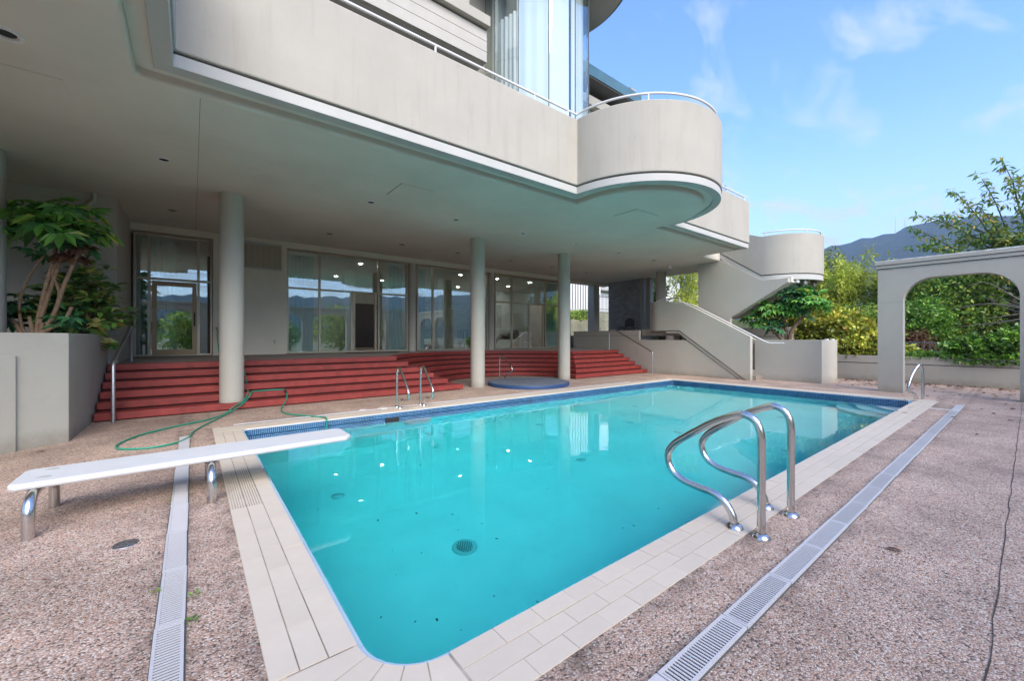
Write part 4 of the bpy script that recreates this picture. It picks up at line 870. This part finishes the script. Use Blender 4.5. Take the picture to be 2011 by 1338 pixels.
# ------------------------------------------------------------------ plants
def leaf_mesh(name, mat_, kind='fold', lobes=9, lift=.12):
    mb = MB()
    if kind == 'palm':
        ringp = []
        for k in range(lobes):
            a = R(-128 + 256*k/(lobes-1)); ln = 1 - .30*abs(k - (lobes-1)/2)/((lobes-1)/2); st_ = R(256/(lobes-1))/2
            if k == 0: ringp.append((.28*math.cos(a - st_), .28*math.sin(a - st_), .02))
            for rr, da, z in ((.66*ln, -.80*st_, -.03), (1.0*ln, 0, -.22), (.66*ln, .80*st_, -.03)): ringp.append((rr*math.cos(a+da), rr*math.sin(a+da), z))
            ringp.append((.46*math.cos(a + st_), .46*math.sin(a + st_), .04 if k < lobes-1 else .02))
        n_ = len(ringp); mb.add([(0, 0, 0)] + ringp, [(0, i+1, i+2) for i in range(n_-1)])
        mb.tube([(0, 0, -.01), (-.35, 0, -.12), (-.75, 0, -.45)], .018, 4, cap=False)
    elif kind == 'fold':                   # long pointed leaf folded along its midrib, from the origin along +x
        mb.add([(0,0,0), (.32,.20,.05), (.68,.17,.03), (1,0,-.12), (.68,-.17,.03), (.32,-.20,.05), (.32,0,0), (.68,0,-.03)],
               [(0,6,1), (1,6,7,2), (2,7,3), (0,5,6), (5,4,7,6), (4,3,7)])
    me = mb.mesh(name, mat_, 70); return me
def orient(p, d, size, roll=0, flat=.0):
    d = Vector(d).normalized(); up = Vector((0, 0, 1)); z = (up - d * d.dot(up))
    z = z.normalized() if z.length > .05 else Vector((1, 0, 0)); y = z.cross(d)
    Mx = Matrix((d, y, z)).transposed().to_4x4() @ Matrix.Rotation(roll, 4, 'X')
    return Matrix.Translation(p) @ Mx @ Matrix.Scale(size, 4)
def cloud(name, mat_, clumps, size, parent=None, asp=.45, jitter=.4, droop=0, kind='stuff', up=.35, hollow=.5, dirb=None):
    """many folded leaf blades spread through ellipsoidal clumps: (centre, radii, count)"""
    V = []; F = []; b_ = 0
    for c_, rad, n_ in clumps:
        u = rng.normal(size=(n_, 3)); u /= np.linalg.norm(u, axis=1)[:, None]
        r_ = (hollow + (1 - hollow) * rng.random(n_)) ** .7
        lump = 1 + .22*np.sin(u[:, 0]*5 + c_[0]*3) * np.cos(u[:, 1]*4 + c_[1]*2) + .15*np.sin(u[:, 2]*7)
        P = np.array(c_) + u * np.array(rad) * (r_ * lump)[:, None]
        d = u * .6 + rng.normal(size=(n_, 3)) * .6 + (np.array(dirb) if dirb else 0); d[:, 2] -= droop; d /= np.linalg.norm(d, axis=1)[:, None]
        nrm = u * .5 + np.array([0, 0, up]) + rng.normal(size=(n_, 3)) * .5; s_ = np.cross(nrm, d); s_ /= np.linalg.norm(s_, axis=1)[:, None] + 1e-9
        k = np.cross(d, s_); sz = size * (1 + jitter * (rng.random(n_) - .5) * 2)
        A = P; T = P + d*sz[:, None]; m_ = P + d*(sz*.45)[:, None]; w_ = (sz*asp*.5)[:, None]
        B1 = m_ + s_*w_ + k*(w_*.35); B2 = m_ - s_*w_ + k*(w_*.35)
        V.append(np.stack([A, B1, T, B2], 1).reshape(-1, 3))
        i = b_ + np.arange(n_) * 4; F.append(np.concatenate([np.stack([i, i+1, i+2], 1), np.stack([i, i+2, i+3], 1)])); b_ += 4 * n_
    V = np.concatenate(V); F = np.concatenate(F); me = bpy.data.meshes.new(name)
    me.vertices.add(len(V)); me.vertices.foreach_set('co', V.ravel()); me.loops.add(F.size); me.loops.foreach_set('vertex_index', F.ravel().astype(np.int32))
    me.polygons.add(len(F)); me.polygons.foreach_set('loop_start', np.arange(0, F.size, 3, dtype=np.int32)); me.update(calc_edges=True); me.validate()
    me.materials.append(mat_); o = link(name, me, parent)
    if kind: o['kind'] = kind
    return o
LM = {}
LM['fatsia'] = leafmat('fatsia_leaf', (0.056, 0.213, 0.051), (0.243, 0.568, 0.085), (0.640, 0.640, 0.143), .92, .35, .35)
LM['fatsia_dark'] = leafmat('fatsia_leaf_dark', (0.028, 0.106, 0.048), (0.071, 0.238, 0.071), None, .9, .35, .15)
LM['dead'] = leafmat('withered_leaf', (0.090, 0.035, 0.020), (0.160, 0.080, 0.035), None, .9, .8, .1)
LM['aucuba'] = leafmat('spotted_laurel_leaf', (0.054, 0.162, 0.048), (0.189, 0.378, 0.068), (0.620, 0.620, 0.162), .70, .35, .3)
LM['bamboo'] = leafmat('bamboo_leaf', (0.286, 0.411, 0.044), (0.640, 0.640, 0.108), None, .9, .5, .35, scale=.8)
LM['bush'] = leafmat('bush_leaf', (0.076, 0.176, 0.037), (0.302, 0.479, 0.076), (0.640, 0.640, 0.101), .80, .5, .4, scale=1.2)
LM['yivy'] = leafmat('yellow_ivy_leaf', (0.143, 0.233, 0.028), (0.640, 0.640, 0.089), (0.640, 0.394, 0.072), .9, .45, .25, scale=1.5)
LM['ivy'] = leafmat('ivy_leaf', (0.046, 0.144, 0.022), (0.234, 0.432, 0.054), None, .9, .4, .25, scale=2)
LM['cherry'] = leafmat('cherry_leaf', (0.096, 0.216, 0.054), (0.351, 0.459, 0.096), (0.640, 0.459, 0.108), .82, .5, .45)
LM['dark'] = leafmat('laurel_leaf', (0.016, 0.039, 0.016), (0.065, 0.117, 0.026), None, .9, .4, .2)
LM['conifer'] = leafmat('cedar_spray', (0.084, 0.134, 0.034), (0.235, 0.269, 0.050), None, .9, .7, .2)
LM['litter'] = leafmat('fallen_leaf', (0.050, 0.018, 0.012), (0.160, 0.060, 0.030), (0.350, 0.200, 0.070), .9, .8, .05)
palm = [leaf_mesh('leaf', LM['fatsia'], 'palm', 9), leaf_mesh('leaf', LM['fatsia_dark'], 'palm', 8), leaf_mesh('leaf', LM['dead'], 'palm', 7)]
def fatsia(name, label, cat, base_, stems, heads, size, rs):
    t = thing(name, label, cat, base_)
    for pts, r in stems: MB().tube(pts, [r, r*.9, r*.75, r*.6], 9, smooth=6).build('stem', M['stem'], t, smooth=60)
    for c_, n_, rad, mi, sz in heads:
        c_ = Vector(c_)
        for k in range(n_):
            a = 2.4*k + rs.random()*.6; el = R(70) - R(95)*(k + .5)/n_ + rs.uniform(-.15, .15)
            d = Vector((math.cos(a)*math.cos(el), math.sin(a)*math.cos(el), math.sin(el)))
            p = c_ + d * rad * rs.uniform(.55, 1.2); dd = Vector((d.x, d.y, d.z*.35 + rs.uniform(-1.0, .05)))
            link('leaf', palm[mi], t, orient(p, dd, size*sz*rs.uniform(.75, 1.15), rs.uniform(-.3, .3)))
    return t
rs = random.Random(3)
S1 = [([(-2.20, 10.50, 1.5), (-2.28, 10.56, 1.75), (-2.30, 10.58, 2.1), (-2.19, 10.49, 2.5), (-1.96, 10.3, 2.92)], .024),
      ([(-2.08, 10.42, 1.5), (-2.02, 10.37, 2.0), (-1.92, 10.28, 2.5), (-1.83, 10.21, 2.9), (-1.83, 10.21, 3.3)], .041),
      ([(-2.10, 10.45, 1.5), (-1.95, 10.32, 2.1), (-1.80, 10.19, 2.65), (-1.72, 10.12, 3.0), (-1.66, 10.08, 3.25)], .033),
      ([(-2.0, 10.35, 1.5), (-1.78, 10.20, 2.2), (-1.86, 10.22, 2.6), (-1.72, 10.1, 2.85)], .026),
      ([(-2.02, 10.37, 1.52), (-1.84, 10.22, 1.90), (-1.72, 10.12, 2.35), (-1.60, 10.02, 2.7), (-1.50, 9.95, 3.0), (-1.42, 9.88, 3.2)], .034),
      ([(-2.05, 10.36, 1.52), (-1.88, 10.22, 1.66), (-1.70, 10.08, 1.78), (-1.60, 10.0, 2.02)], .042),
      ([(-2.12, 10.40, 1.5), (-2.12, 10.40, 1.62), (-2.14, 10.41, 1.76), (-2.16, 10.43, 1.86)], .038),
      ([(-2.02, 10.32, 1.5), (-2.0, 10.31, 1.6), (-1.99, 10.3, 1.7), (-1.99, 10.3, 1.76)], .045),
      ([(-2.25, 10.5, 1.55), (-2.38, 10.62, 1.78), (-2.5, 10.72, 1.82), (-2.75, 10.95, 1.85)], .038)]
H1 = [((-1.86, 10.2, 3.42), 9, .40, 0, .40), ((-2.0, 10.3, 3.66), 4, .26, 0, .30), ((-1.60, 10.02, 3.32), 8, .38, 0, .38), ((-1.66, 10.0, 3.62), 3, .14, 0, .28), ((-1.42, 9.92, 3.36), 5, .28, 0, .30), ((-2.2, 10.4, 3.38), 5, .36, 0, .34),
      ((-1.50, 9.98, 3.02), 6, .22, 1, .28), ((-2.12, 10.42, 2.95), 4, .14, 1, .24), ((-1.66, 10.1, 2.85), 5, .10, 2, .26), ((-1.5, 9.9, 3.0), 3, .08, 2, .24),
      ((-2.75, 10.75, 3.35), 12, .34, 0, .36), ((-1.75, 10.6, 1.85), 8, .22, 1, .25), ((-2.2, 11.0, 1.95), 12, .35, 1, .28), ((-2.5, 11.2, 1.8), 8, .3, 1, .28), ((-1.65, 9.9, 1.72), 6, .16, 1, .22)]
fatsia('fatsia_shrub', 'tall many stemmed shrub with big lobed leaves in the left planter', 'shrub', (-2.05, 10.4, 1.5), S1, H1, 1.0, rs)
S2 = [([(17.2, 5.55, 1.3), (17.2, 5.58, 1.8), (17.2, 5.62, 2.15), (17.2, 5.85, 2.5)], .06), ([(17.2, 5.5, 1.3), (17.15, 5.35, 1.8), (17.2, 5.05, 2.25), (17.2, 4.85, 2.6)], .07), ([(17.2, 5.6, 1.3), (17.1, 5.9, 1.7), (17.1, 6.2, 1.95), (17.1, 6.5, 2.1)], .05)]
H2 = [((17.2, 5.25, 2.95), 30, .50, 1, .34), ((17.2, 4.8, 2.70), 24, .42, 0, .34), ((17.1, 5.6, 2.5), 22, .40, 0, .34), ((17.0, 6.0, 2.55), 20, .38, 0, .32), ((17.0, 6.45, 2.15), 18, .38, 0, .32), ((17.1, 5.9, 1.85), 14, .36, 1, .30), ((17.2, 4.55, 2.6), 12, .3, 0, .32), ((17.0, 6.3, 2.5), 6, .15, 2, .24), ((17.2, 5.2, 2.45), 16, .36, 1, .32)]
fatsia('fatsia_shrub', 'broad shrub with big lobed leaves in the planter below the round landing', 'shrub', (17.2, 5.5, 1.3), S2, H2, 1.0, rs)
# spotted laurel spilling over the left planter
AU = thing('spotted_laurel', 'bushy yellow spotted laurel spilling over the left planter beside the shrub stems', 'shrub', (-1.8, 11.4, 1.5))
am_ = leaf_mesh('leaf', LM['aucuba'], 'fold')
branch = []
for k in range(52):
    a = rs.uniform(-2.9, .5) if k % 4 else rs.uniform(0, 6.28); e_ = rs.uniform(-.35, 1.3); rr = rs.uniform(.7, 1.08)
    d = Vector((math.cos(a)*math.cos(e_), math.sin(a)*math.cos(e_), math.sin(e_)))
    p = Vector((-1.66, 11.2, 1.95)) + Vector((d.x*.62, d.y*.72, d.z*.86)) * rr
    branch.append(p)
branch += [Vector(q) for q in ((-1.02, 11.0, 2.0), (-1.1, 10.95, 1.82), (-1.05, 10.9, 2.1), (-1.15, 11.2, 1.95), (-1.35, 11.35, 2.85), (-1.5, 11.4, 2.95), (-1.25, 11.1, 2.25))]
for q in branch:
    if rs.random() < .5: MB().tube([(-1.75, 11.4, 1.5), ((q.x-1.75)/2, (q.y+11.4)/2, q.z*.5+.8), tuple(q)], [.014, .01, .006], 5, smooth=3).build('stem', M['bark'], AU)
    a0 = rs.uniform(0, 6.28)
    for j in range(5):
        a = a0 + j*1.256; d = Vector((math.cos(a), math.sin(a), rs.uniform(-.5, .35)))
        link('leaf', am_, AU, orient(q + d*.02, d, rs.uniform(.19, .29), rs.uniform(-.4, .4)))
cloud('inner_foliage', LM['aucuba'], [((-1.78, 11.3, 1.85), (.52, .62, .62), 520), ((-1.7, 11.5, 2.45), (.36, .3, .42), 160)], .2, AU, .42)
# hedges and ivy
def hedge(name, label, cat, mat_, clumps, size, loc, asp=.7, **k):
    t = thing(name, label, cat, loc); cloud('foliage', LM[mat_], clumps, size, t, asp, **k); return t
hedge('ivy', 'dense green ivy mound hanging over the low garden wall seen through the arch', 'ivy', 'ivy', [((19.2, 1.15, 1.15), (.42, .55, .42), 1600), ((19.25, .35, 1.25), (.45, .7, .5), 2200), ((19.3, -.6, 1.2), (.5, .8, .55), 1800), ((19.0, 2.2, .92), (.22, 1.2, .10), 900), ((18.82, .6, .85), (.10, 1.2, .13), 700)], .11, (19.2, .6, .8))
hedge('yellow_ivy', 'bright yellow green ivy bank tumbling over the wall behind the right planter', 'ivy', 'yivy', [((19.9, 5.4, 2.1), (.6, 1.3, .9), 3600), ((19.7, 4.3, 1.7), (.6, .9, .8), 2600), ((19.5, 3.6, 1.25), (.5, .7, .5), 1500), ((19.3, 3.2, 1.1), (.45, .8, .3), 1100), ((19.8, 6.4, 1.6), (.5, .8, .7), 1700), ((19.1, 4.2, 1.1), (.3, 1.2, .3), 1200)], .13, (19.6, 4.6, .8))
hedge('clipped_hedge', 'clipped hedge growing in the mossy concrete planter box', 'hedge', 'bush', [((21.0, 19.1, 2.95), (1.5, .55, .42), 2200)], .12, (21, 19.1, 2.7))
def culms(t, x, y, z, n_, h, spread, rad):
    mbs = []
    for k in range(n_):
        a = rs.uniform(0, 6.28); q = rs.uniform(.2, 1)*spread; hh = h*rs.uniform(.75, 1.05)
        pts = [(x + .3*q*math.cos(a), y + .3*q*math.sin(a), z), (x + .6*q*math.cos(a), y + .6*q*math.sin(a), z + hh*.6), (x + 1.25*q*math.cos(a), y + 1.25*q*math.sin(a), z + hh)]
        MB().tube(pts, [rad, rad*.8, rad*.3], 6, smooth=4).build('culm', M['bambooculm'], t); yield pts
M['bambooculm'] = pm('bamboo_culm', (.25, .27, .07), .5, var=.2, scale=5)
def bamboo(label, x, y, z, h, n_, spread, cnt, size=.24, mat_='bamboo'):
    t = thing('bamboo', label, 'bamboo', (x, y, z)); cl = []
    for pts in culms(t, x, y, z, n_, h, spread, .025):
        p1, p2 = Vector(pts[1]), Vector(pts[2]); p0 = Vector(pts[0])
        for f in (.15, .4, .65, .85, 1.0):
            q = (p0.lerp(p1, f/.6) if f < .6 else p1.lerp(p2, (f-.6)/.4)); w_ = .62*(1.15 - f)+.12
            cl.append((tuple(q), (w_, w_, h*.11), cnt))
    cloud('foliage', LM[mat_], cl, size, t, .22, droop=.5, hollow=.2)
bamboo('tall yellow green bamboo clump rising just right of the round landing', 24.5, 5.9, .8, 4.3, 16, 1.1, 95)
bamboo('yellow green bamboo clump left of the garden arch', 25, 4.5, .8, 3.7, 15, 1.1, 85)
bamboo('shorter bamboo clump behind the left pillar of the arch', 24.5, 3.3, .8, 3.2, 12, 1.0, 80)
bamboo('bamboo clump growing behind the covered passage and stair', 24.0, 13.2, 1.6, 6.0, 16, 1.6, 95)
bamboo('bamboo clump under the round landing behind the yellow ivy', 23.0, 7.8, .8, 3.2, 12, 1.2, 80)
def tree(name, label, x, y, z, limbs, clumps, mat_, size, bark='bark', asp=.45, single=0, cat='tree', **k):
    t = thing(name, label, cat, (x, y, z))
    for i, (pts, r) in enumerate(limbs): MB().tube(pts, [r, r*.75, r*.5, r*.28], 8, smooth=5).build('trunk' if i == 0 else 'branch', M[bark], t, smooth=60)
    cloud('crown', LM[mat_], clumps, size, t, asp, **k); return t
rs2 = random.Random(11)
# cherry tree to the right of the arch, leaves in drooping sprays along its shoots
cx0, cy0 = 22.5, -.35
limbs = [([(cx0, cy0, .7), (cx0, cy0+.05, 2.0), (cx0+.1, cy0+.1, 3.4), (cx0, cy0+.1, 5.0)], .19)]
for e_, r in (((22.2, 1.9, 1.9), .035), ((22.9, 2.6, 3.2), .03), ((22.1, 2.7, 2.5), .03), ((22.0, 1.4, 3.4), .03), ((23.2, 2.4, 3.5), .025), ((22.0, .9, 2.2), .025), ((22.5, 1.5, 2.9), .02)):
    limbs.append(([(cx0, cy0, 2.3), ((cx0+e_[0])/2, (cy0*1.2+e_[1]*.8)/2, 2.3*.45 + e_[2]*.55 + rs2.uniform(-.3, .35)), ((cx0+e_[0]*3)/4, (cy0+e_[1]*3)/4, e_[2]+.05), e_], r))
ends = [(22.6, 2.85, 5.2), (22.7, 2.55, 6.3), (22.4, 2.1, 6.2), (22.7, 1.75, 7.0), (22.4, 1.25, 6.4), (22.6, 1.1, 7.3), (22.5, .6, 7.7), (22.3, .15, 6.9), (22.6, -.3, 8.0), (22.4, -.9, 7.4), (22.6, -1.6, 7.0), (22.8, 1.6, 5.2), (22.4, .9, 5.0), (22.3, 2.3, 4.9), (22.6, -.4, 6.0), (22.3, -1.1, 5.4), (22.8, 2.9, 5.9), (22.4, 1.9, 4.4), (22.3, .2, 5.0)]
sp = []
for e_ in ends:
    s0 = Vector((cx0, cy0 + .1, rs2.uniform(3.0, 4.8))); e_ = Vector(e_); m1 = s0.lerp(e_, .4) + Vector((0, .1, -.05)); m2 = s0.lerp(e_, .75)
    limbs.append(([tuple(s0), tuple(m1), tuple(m2), tuple(e_)], .035)); sp.append((s0, m1, m2, e_))
cl = []
for s0, m1, m2, e_ in sp:
    for f in np.linspace(.25, 1.04, 13):
        q = s0.lerp(e_, float(f)) + Vector((rs2.uniform(-.12, .12), rs2.uniform(-.16, .16), rs2.uniform(-.12, .12))); w_ = .11 + .26*(1.05 - f)
        cl.append((tuple(q), (w_, w_, w_*.8), int(12 + 14*(1.1-f))))
CT = tree('cherry_tree', 'cherry tree turning orange rising above the right end of the arcade', cx0, cy0, .8, limbs, cl, 'cherry', .19, 'palebark', .34, droop=.75, hollow=.1)
cm_ = leaf_mesh('leaf', LM['cherry'], 'fold')
for s0, m1, m2, e_ in sp:
    dr = (e_ - m2).normalized()
    for k in range(13):
        f = k/12; q = m2.lerp(e_, f*1.08); sd_ = Vector((rs2.uniform(-1, 1), (-1)**k*1.0, 0)); d = sd_*.7 + dr*.4 + Vector((0, 0, -.55))
        link('leaf', cm_, CT, orient(q, d, rs2.uniform(.17, .27), rs2.uniform(-.5, .5)))
def blob(label, name, x, y, z, h, r, mat_, size, n_, cat='tree', bark='bark', **k):
    cl = []; n1 = 16
    for i in range(n1):
        a = i*2.4; f = (i + .5)/n1; q = r*.62*math.sqrt(1 - (2*f-1)**2)
        cl.append(((x + q*math.cos(a), y + q*math.sin(a), z + h*(.22 + .66*f)), (r*rs2.uniform(.32, .5), r*rs2.uniform(.32, .5), h*.17*rs2.uniform(.7, 1.2)), n_//n1))
    limbs = [([(x, y, z - .1), (x + .05, y, z + h*.25), (x - .05, y + .05, z + h*.5), (x, y, z + h*.8)], .05*r + .05)]
    for i in range(5): c_ = cl[(i*3+2) % n1][0]; limbs.append(([(x, y, z + h*.25), (x*.6 + c_[0]*.4, y*.6 + c_[1]*.4, z + h*.42), (x*.3 + c_[0]*.7, y*.3 + c_[1]*.7, c_[2] - .1), c_], .025*r + .02))
    return tree(name, label, x, y, z, limbs, cl, mat_, size, bark, cat=cat, **k)
blob('brown green cedar tree rising behind the bamboo beside the round landing', 'cedar_tree', 29.5, 7.6, .8, 6.0, 1.9, 'conifer', .20, 7000, asp=.3)
blob('leafy green shrub behind the iron railing on the left in the arch', 'shrub', 21.6, 2.7, .8, 2.2, 1.1, 'ivy', .15, 4200, 'shrub')
blob('pale green shrub below the bamboo left of the arch', 'shrub', 22.0, 4.4, .8, 2.1, 1.2, 'bush', .13, 4500, 'shrub')
blob('shrub with mixed green and yellow leaves in the middle of the arch view', 'shrub', 23.4, 1.9, .8, 3.6, 1.5, 'bush', .16, 6000, 'shrub')
blob('dark red barberry bush behind the iron railing', 'shrub', 20.6, 2.55, .8, 1.0, .55, 'dead', .08, 1800, 'shrub')
blob('dark green evergreen shrub behind the ivy mound', 'shrub', 25.0, .4, .8, 4.6, 2.0, 'dark', .18, 7000, 'shrub')
blob('dark laurel tree behind the covered passage', 'laurel_tree', 21.5, 14.3, 1.6, 4.2, 1.3, 'dark', .20, 6000)
blob('large green tree behind the bamboo on the right', 'tree', 34, 3.2, .0, 5.2, 3.0, 'bush', .26, 7000)
blob('large dark tree standing behind the cherry tree', 'tree', 32, -2.5, .0, 6.0, 3.2, 'dark', .28, 7000)
blob('small plant overhanging the second balcony section behind the curved parapet', 'balcony_plant', 15.0, 6.9, 5.6, 1.5, .35, 'dark', .09, 130, 'plant')
# trees behind the camera, mirrored in the windows
for k, (x, y, h, r) in enumerate(((-6, -8, 3.4, 2.4), (0, -9, 3.6, 2.3), (5, -8, 3.2, 2.2), (10.5, -9, 4.4, 2.4), (16, -9, 4.2, 2.4))):
    blob(('round green tree', 'low yellow green tree', 'small green tree', 'tall green tree', 'broad green tree')[k] + ' behind the long arcade, mirrored in the windows', 'tree', x, y, 0, h, r, 'bush' if k % 2 else 'ivy', .30, 2600)
# loose leaves and weeds
fm_ = leaf_mesh('fallen_leaf', LM['litter'], 'fold'); cl = []
V = [];
lit = MB(); q0 = fm_
for k in range(520):
    u = rs2.random()
    if u < .62: x = 18.75 - abs(rs2.gauss(0, .55)); y = rs2.uniform(-1.2, 4.2)
    elif u < .85: x = rs2.uniform(15.6, 18.7); y = rs2.uniform(-1, 4)
    else: x = rs2.uniform(11, 18); y = rs2.uniform(-1, 2.6)
    Mx = orient((x, y, rs2.uniform(.006, .02)), (math.cos(k*2.4), math.sin(k*2.4), rs2.uniform(-.15, .25)), rs2.uniform(.06, .13), rs2.uniform(-.5, .5))
    lit.add([tuple(Mx @ v.co) for v in fm_.vertices], [tuple(p.vertices) for p in fm_.polygons])
o = lit.build('leaf_litter', LM['litter'], kind='stuff'); tag(o, 'brown fallen leaves scattered along the garden wall under the arch', 'leaves')
for k, (x, y, z, s_, lab) in enumerate(((-1.62, 8.02, .01, .10, 'curled brown leaf on the deck below the left planter corner'), (-.05, 10.98, .48, .12, 'dry leaf lying on a red step left of the round column'), (3.9, .55, .01, .10, 'dark leaf on the gravel right of the long drain'), (9.6, .5, .01, .12, 'dark leaf on the gravel near the far end of the long drain'), (-1.2, 6.9, .01, .08, 'dark bit of leaf on the deck near the diving board base'))):
    o = link('fallen_leaf', fm_, None, orient((x, y, z), (math.cos(k), math.sin(k), .1), s_)); tag(o, lab, 'leaf', 'single leaves on the deck')
wm = leaf_mesh('leaf', LM['ivy'], 'fold')
for x, y, n_, lab in ((-.005, 2.72, 9, 'little green weed in the near left drain edge, nearest the camera'), (.01, 2.98, 6, 'small weed beside the left drain'), (-.17, 3.15, 5, 'yellowish weed on the outer edge of the left drain'), (-.17, 4.85, 4, 'small weed by the left drain near the diving board')):
    t = thing('weed', lab, 'weed', (x, y, 0), 'weeds along the left drain')
    for k in range(n_): a = k*2.4; link('leaf', wm, t, orient((x + .01*math.cos(a), y + .015*math.sin(a), .012), (math.cos(a), math.sin(a), .4), rs2.uniform(.018, .038)))
db = MB()
for k in range(46):
    x, y = (rs2.uniform(1.0, 5.5), rs2.uniform(2.2, 6.8)); Mx = orient((x, y, zf(x) + .004), (math.cos(k), math.sin(k), 0), rs2.choice((.02, .03, .03, .05)))
    db.add([tuple(Mx @ v.co) for v in fm_.vertices], [tuple(p.vertices) for p in fm_.polygons])
o = db.build('pool_debris', LM['litter'], kind='stuff'); tag(o, 'dark specks of debris on the pool floor', 'debris')

# ------------------------------------------------------------------ mountains
def ridge(name, dist, depth, prof, seed, a0, a1, n_=260, m_=26):
    V = []; F = []
    rg = np.random.default_rng(seed); ph = rg.uniform(0, 6.28, 40)
    for i in range(n_ + 1):
        az = a0 + (a1 - a0)*i/n_; hgt = prof(az)
        for j in range(m_ + 1):
            f = j/m_; r = dist - depth + depth*f; w_ = sum(math.sin(az*(.35*k+.7) + ph[k] + f*2.2*(k % 3))/(k+2) for k in range(14))
            z = hgt*(f**1.15) * (1 + (.03*w_)*(1 - f*.8)) + (1-f)*0 - 5 + 6*math.sin(az*3.1+ph[20])*f + 3.5*math.sin(az*9+ph[21])*f + 2*math.sin(az*23+ph[22])*f
            V.append((r*math.cos(R(az)), r*math.sin(R(az)), z))
    for i in range(n_):
        for j in range(m_): a = i*(m_+1)+j; F.append((a, a+1, a+m_+2, a+m_+1))
    me = bpy.data.meshes.new(name); me.from_pydata(V, [], F); me.polygons.foreach_set('use_smooth', [True]*len(F))
    m, t, b, n, l = base(name + '_forest'); tcn = n('ShaderNodeTexCoord')
    v1 = n('ShaderNodeTexNoise'); v1.inputs['Scale'].default_value = .05; v1.inputs['Detail'].default_value = 6; v1.inputs['Roughness'].default_value = .75; l(tcn.outputs['Object'], v1.inputs['Vector'])
    rp = n('ShaderNodeValToRGB'); rp.color_ramp.elements[0].position = .35; rp.color_ramp.elements[1].position = .7; rp.color_ramp.elements[0].color = (.012, .022, .014, 1); rp.color_ramp.elements[1].color = (.075, .09, .045, 1)
    l(v1.outputs['Fac'], rp.inputs[0]); l(rp.outputs[0], b.inputs['Base Color']); b.inputs['Roughness'].default_value = 1; b.inputs['Specular IOR Level'].default_value = 0
    bp = n('ShaderNodeBump'); bp.inputs['Distance'].default_value = 14; bp.inputs['Strength'].default_value = 1; l(v1.outputs['Fac'], bp.inputs['Height']); l(bp.outputs[0], b.inputs['Normal'])
    me.materials.append(m); o = link(name, me); tag(o, kind='structure'); return o
pr = lambda az: float(np.interp(az, [-180, -150, -120, -95, -75, -60, -45, -25, -8, 0, 4, 6, 9, 14.4, 22, 32, 45], [120, 170, 215, 205, 240, 265, 300, 340, 430, 474, 500, 505, 482, 440, 380, 300, 160]))
ridge('mountain', 2500, 1500, pr, 5, -180, 45)
for az, lab in ((8.6, 'left'), (7.9, 'right')):
    x, y = 2480*math.cos(R(az)), 2480*math.sin(R(az)); t = thing('radio_mast', 'thin radio mast on the mountain ridge, %s of the two' % lab, 'mast', (x, y, 460), 'radio masts on the mountain ridge')
    MB().cyl(x, y, 440, 535, 1.6, .6, n=6).build('mast', M['trim'], t)

# ------------------------------------------------------------------ air
m = bpy.data.materials.new('haze'); m.use_nodes = True; t = m.node_tree; t.nodes.clear()
vo_ = t.nodes.new('ShaderNodeVolumePrincipled'); vo_.inputs['Color'].default_value = (.46, .66, .95, 1); vo_.inputs['Density'].default_value = .00017; vo_.inputs['Anisotropy'].default_value = 0
mo = t.nodes.new('ShaderNodeOutputMaterial'); t.links.new(vo_.outputs[0], mo.inputs['Volume'])
tag(MB().box(-3200, 3200, -3200, 3200, -6, 640).build('haze', m), kind='stuff')
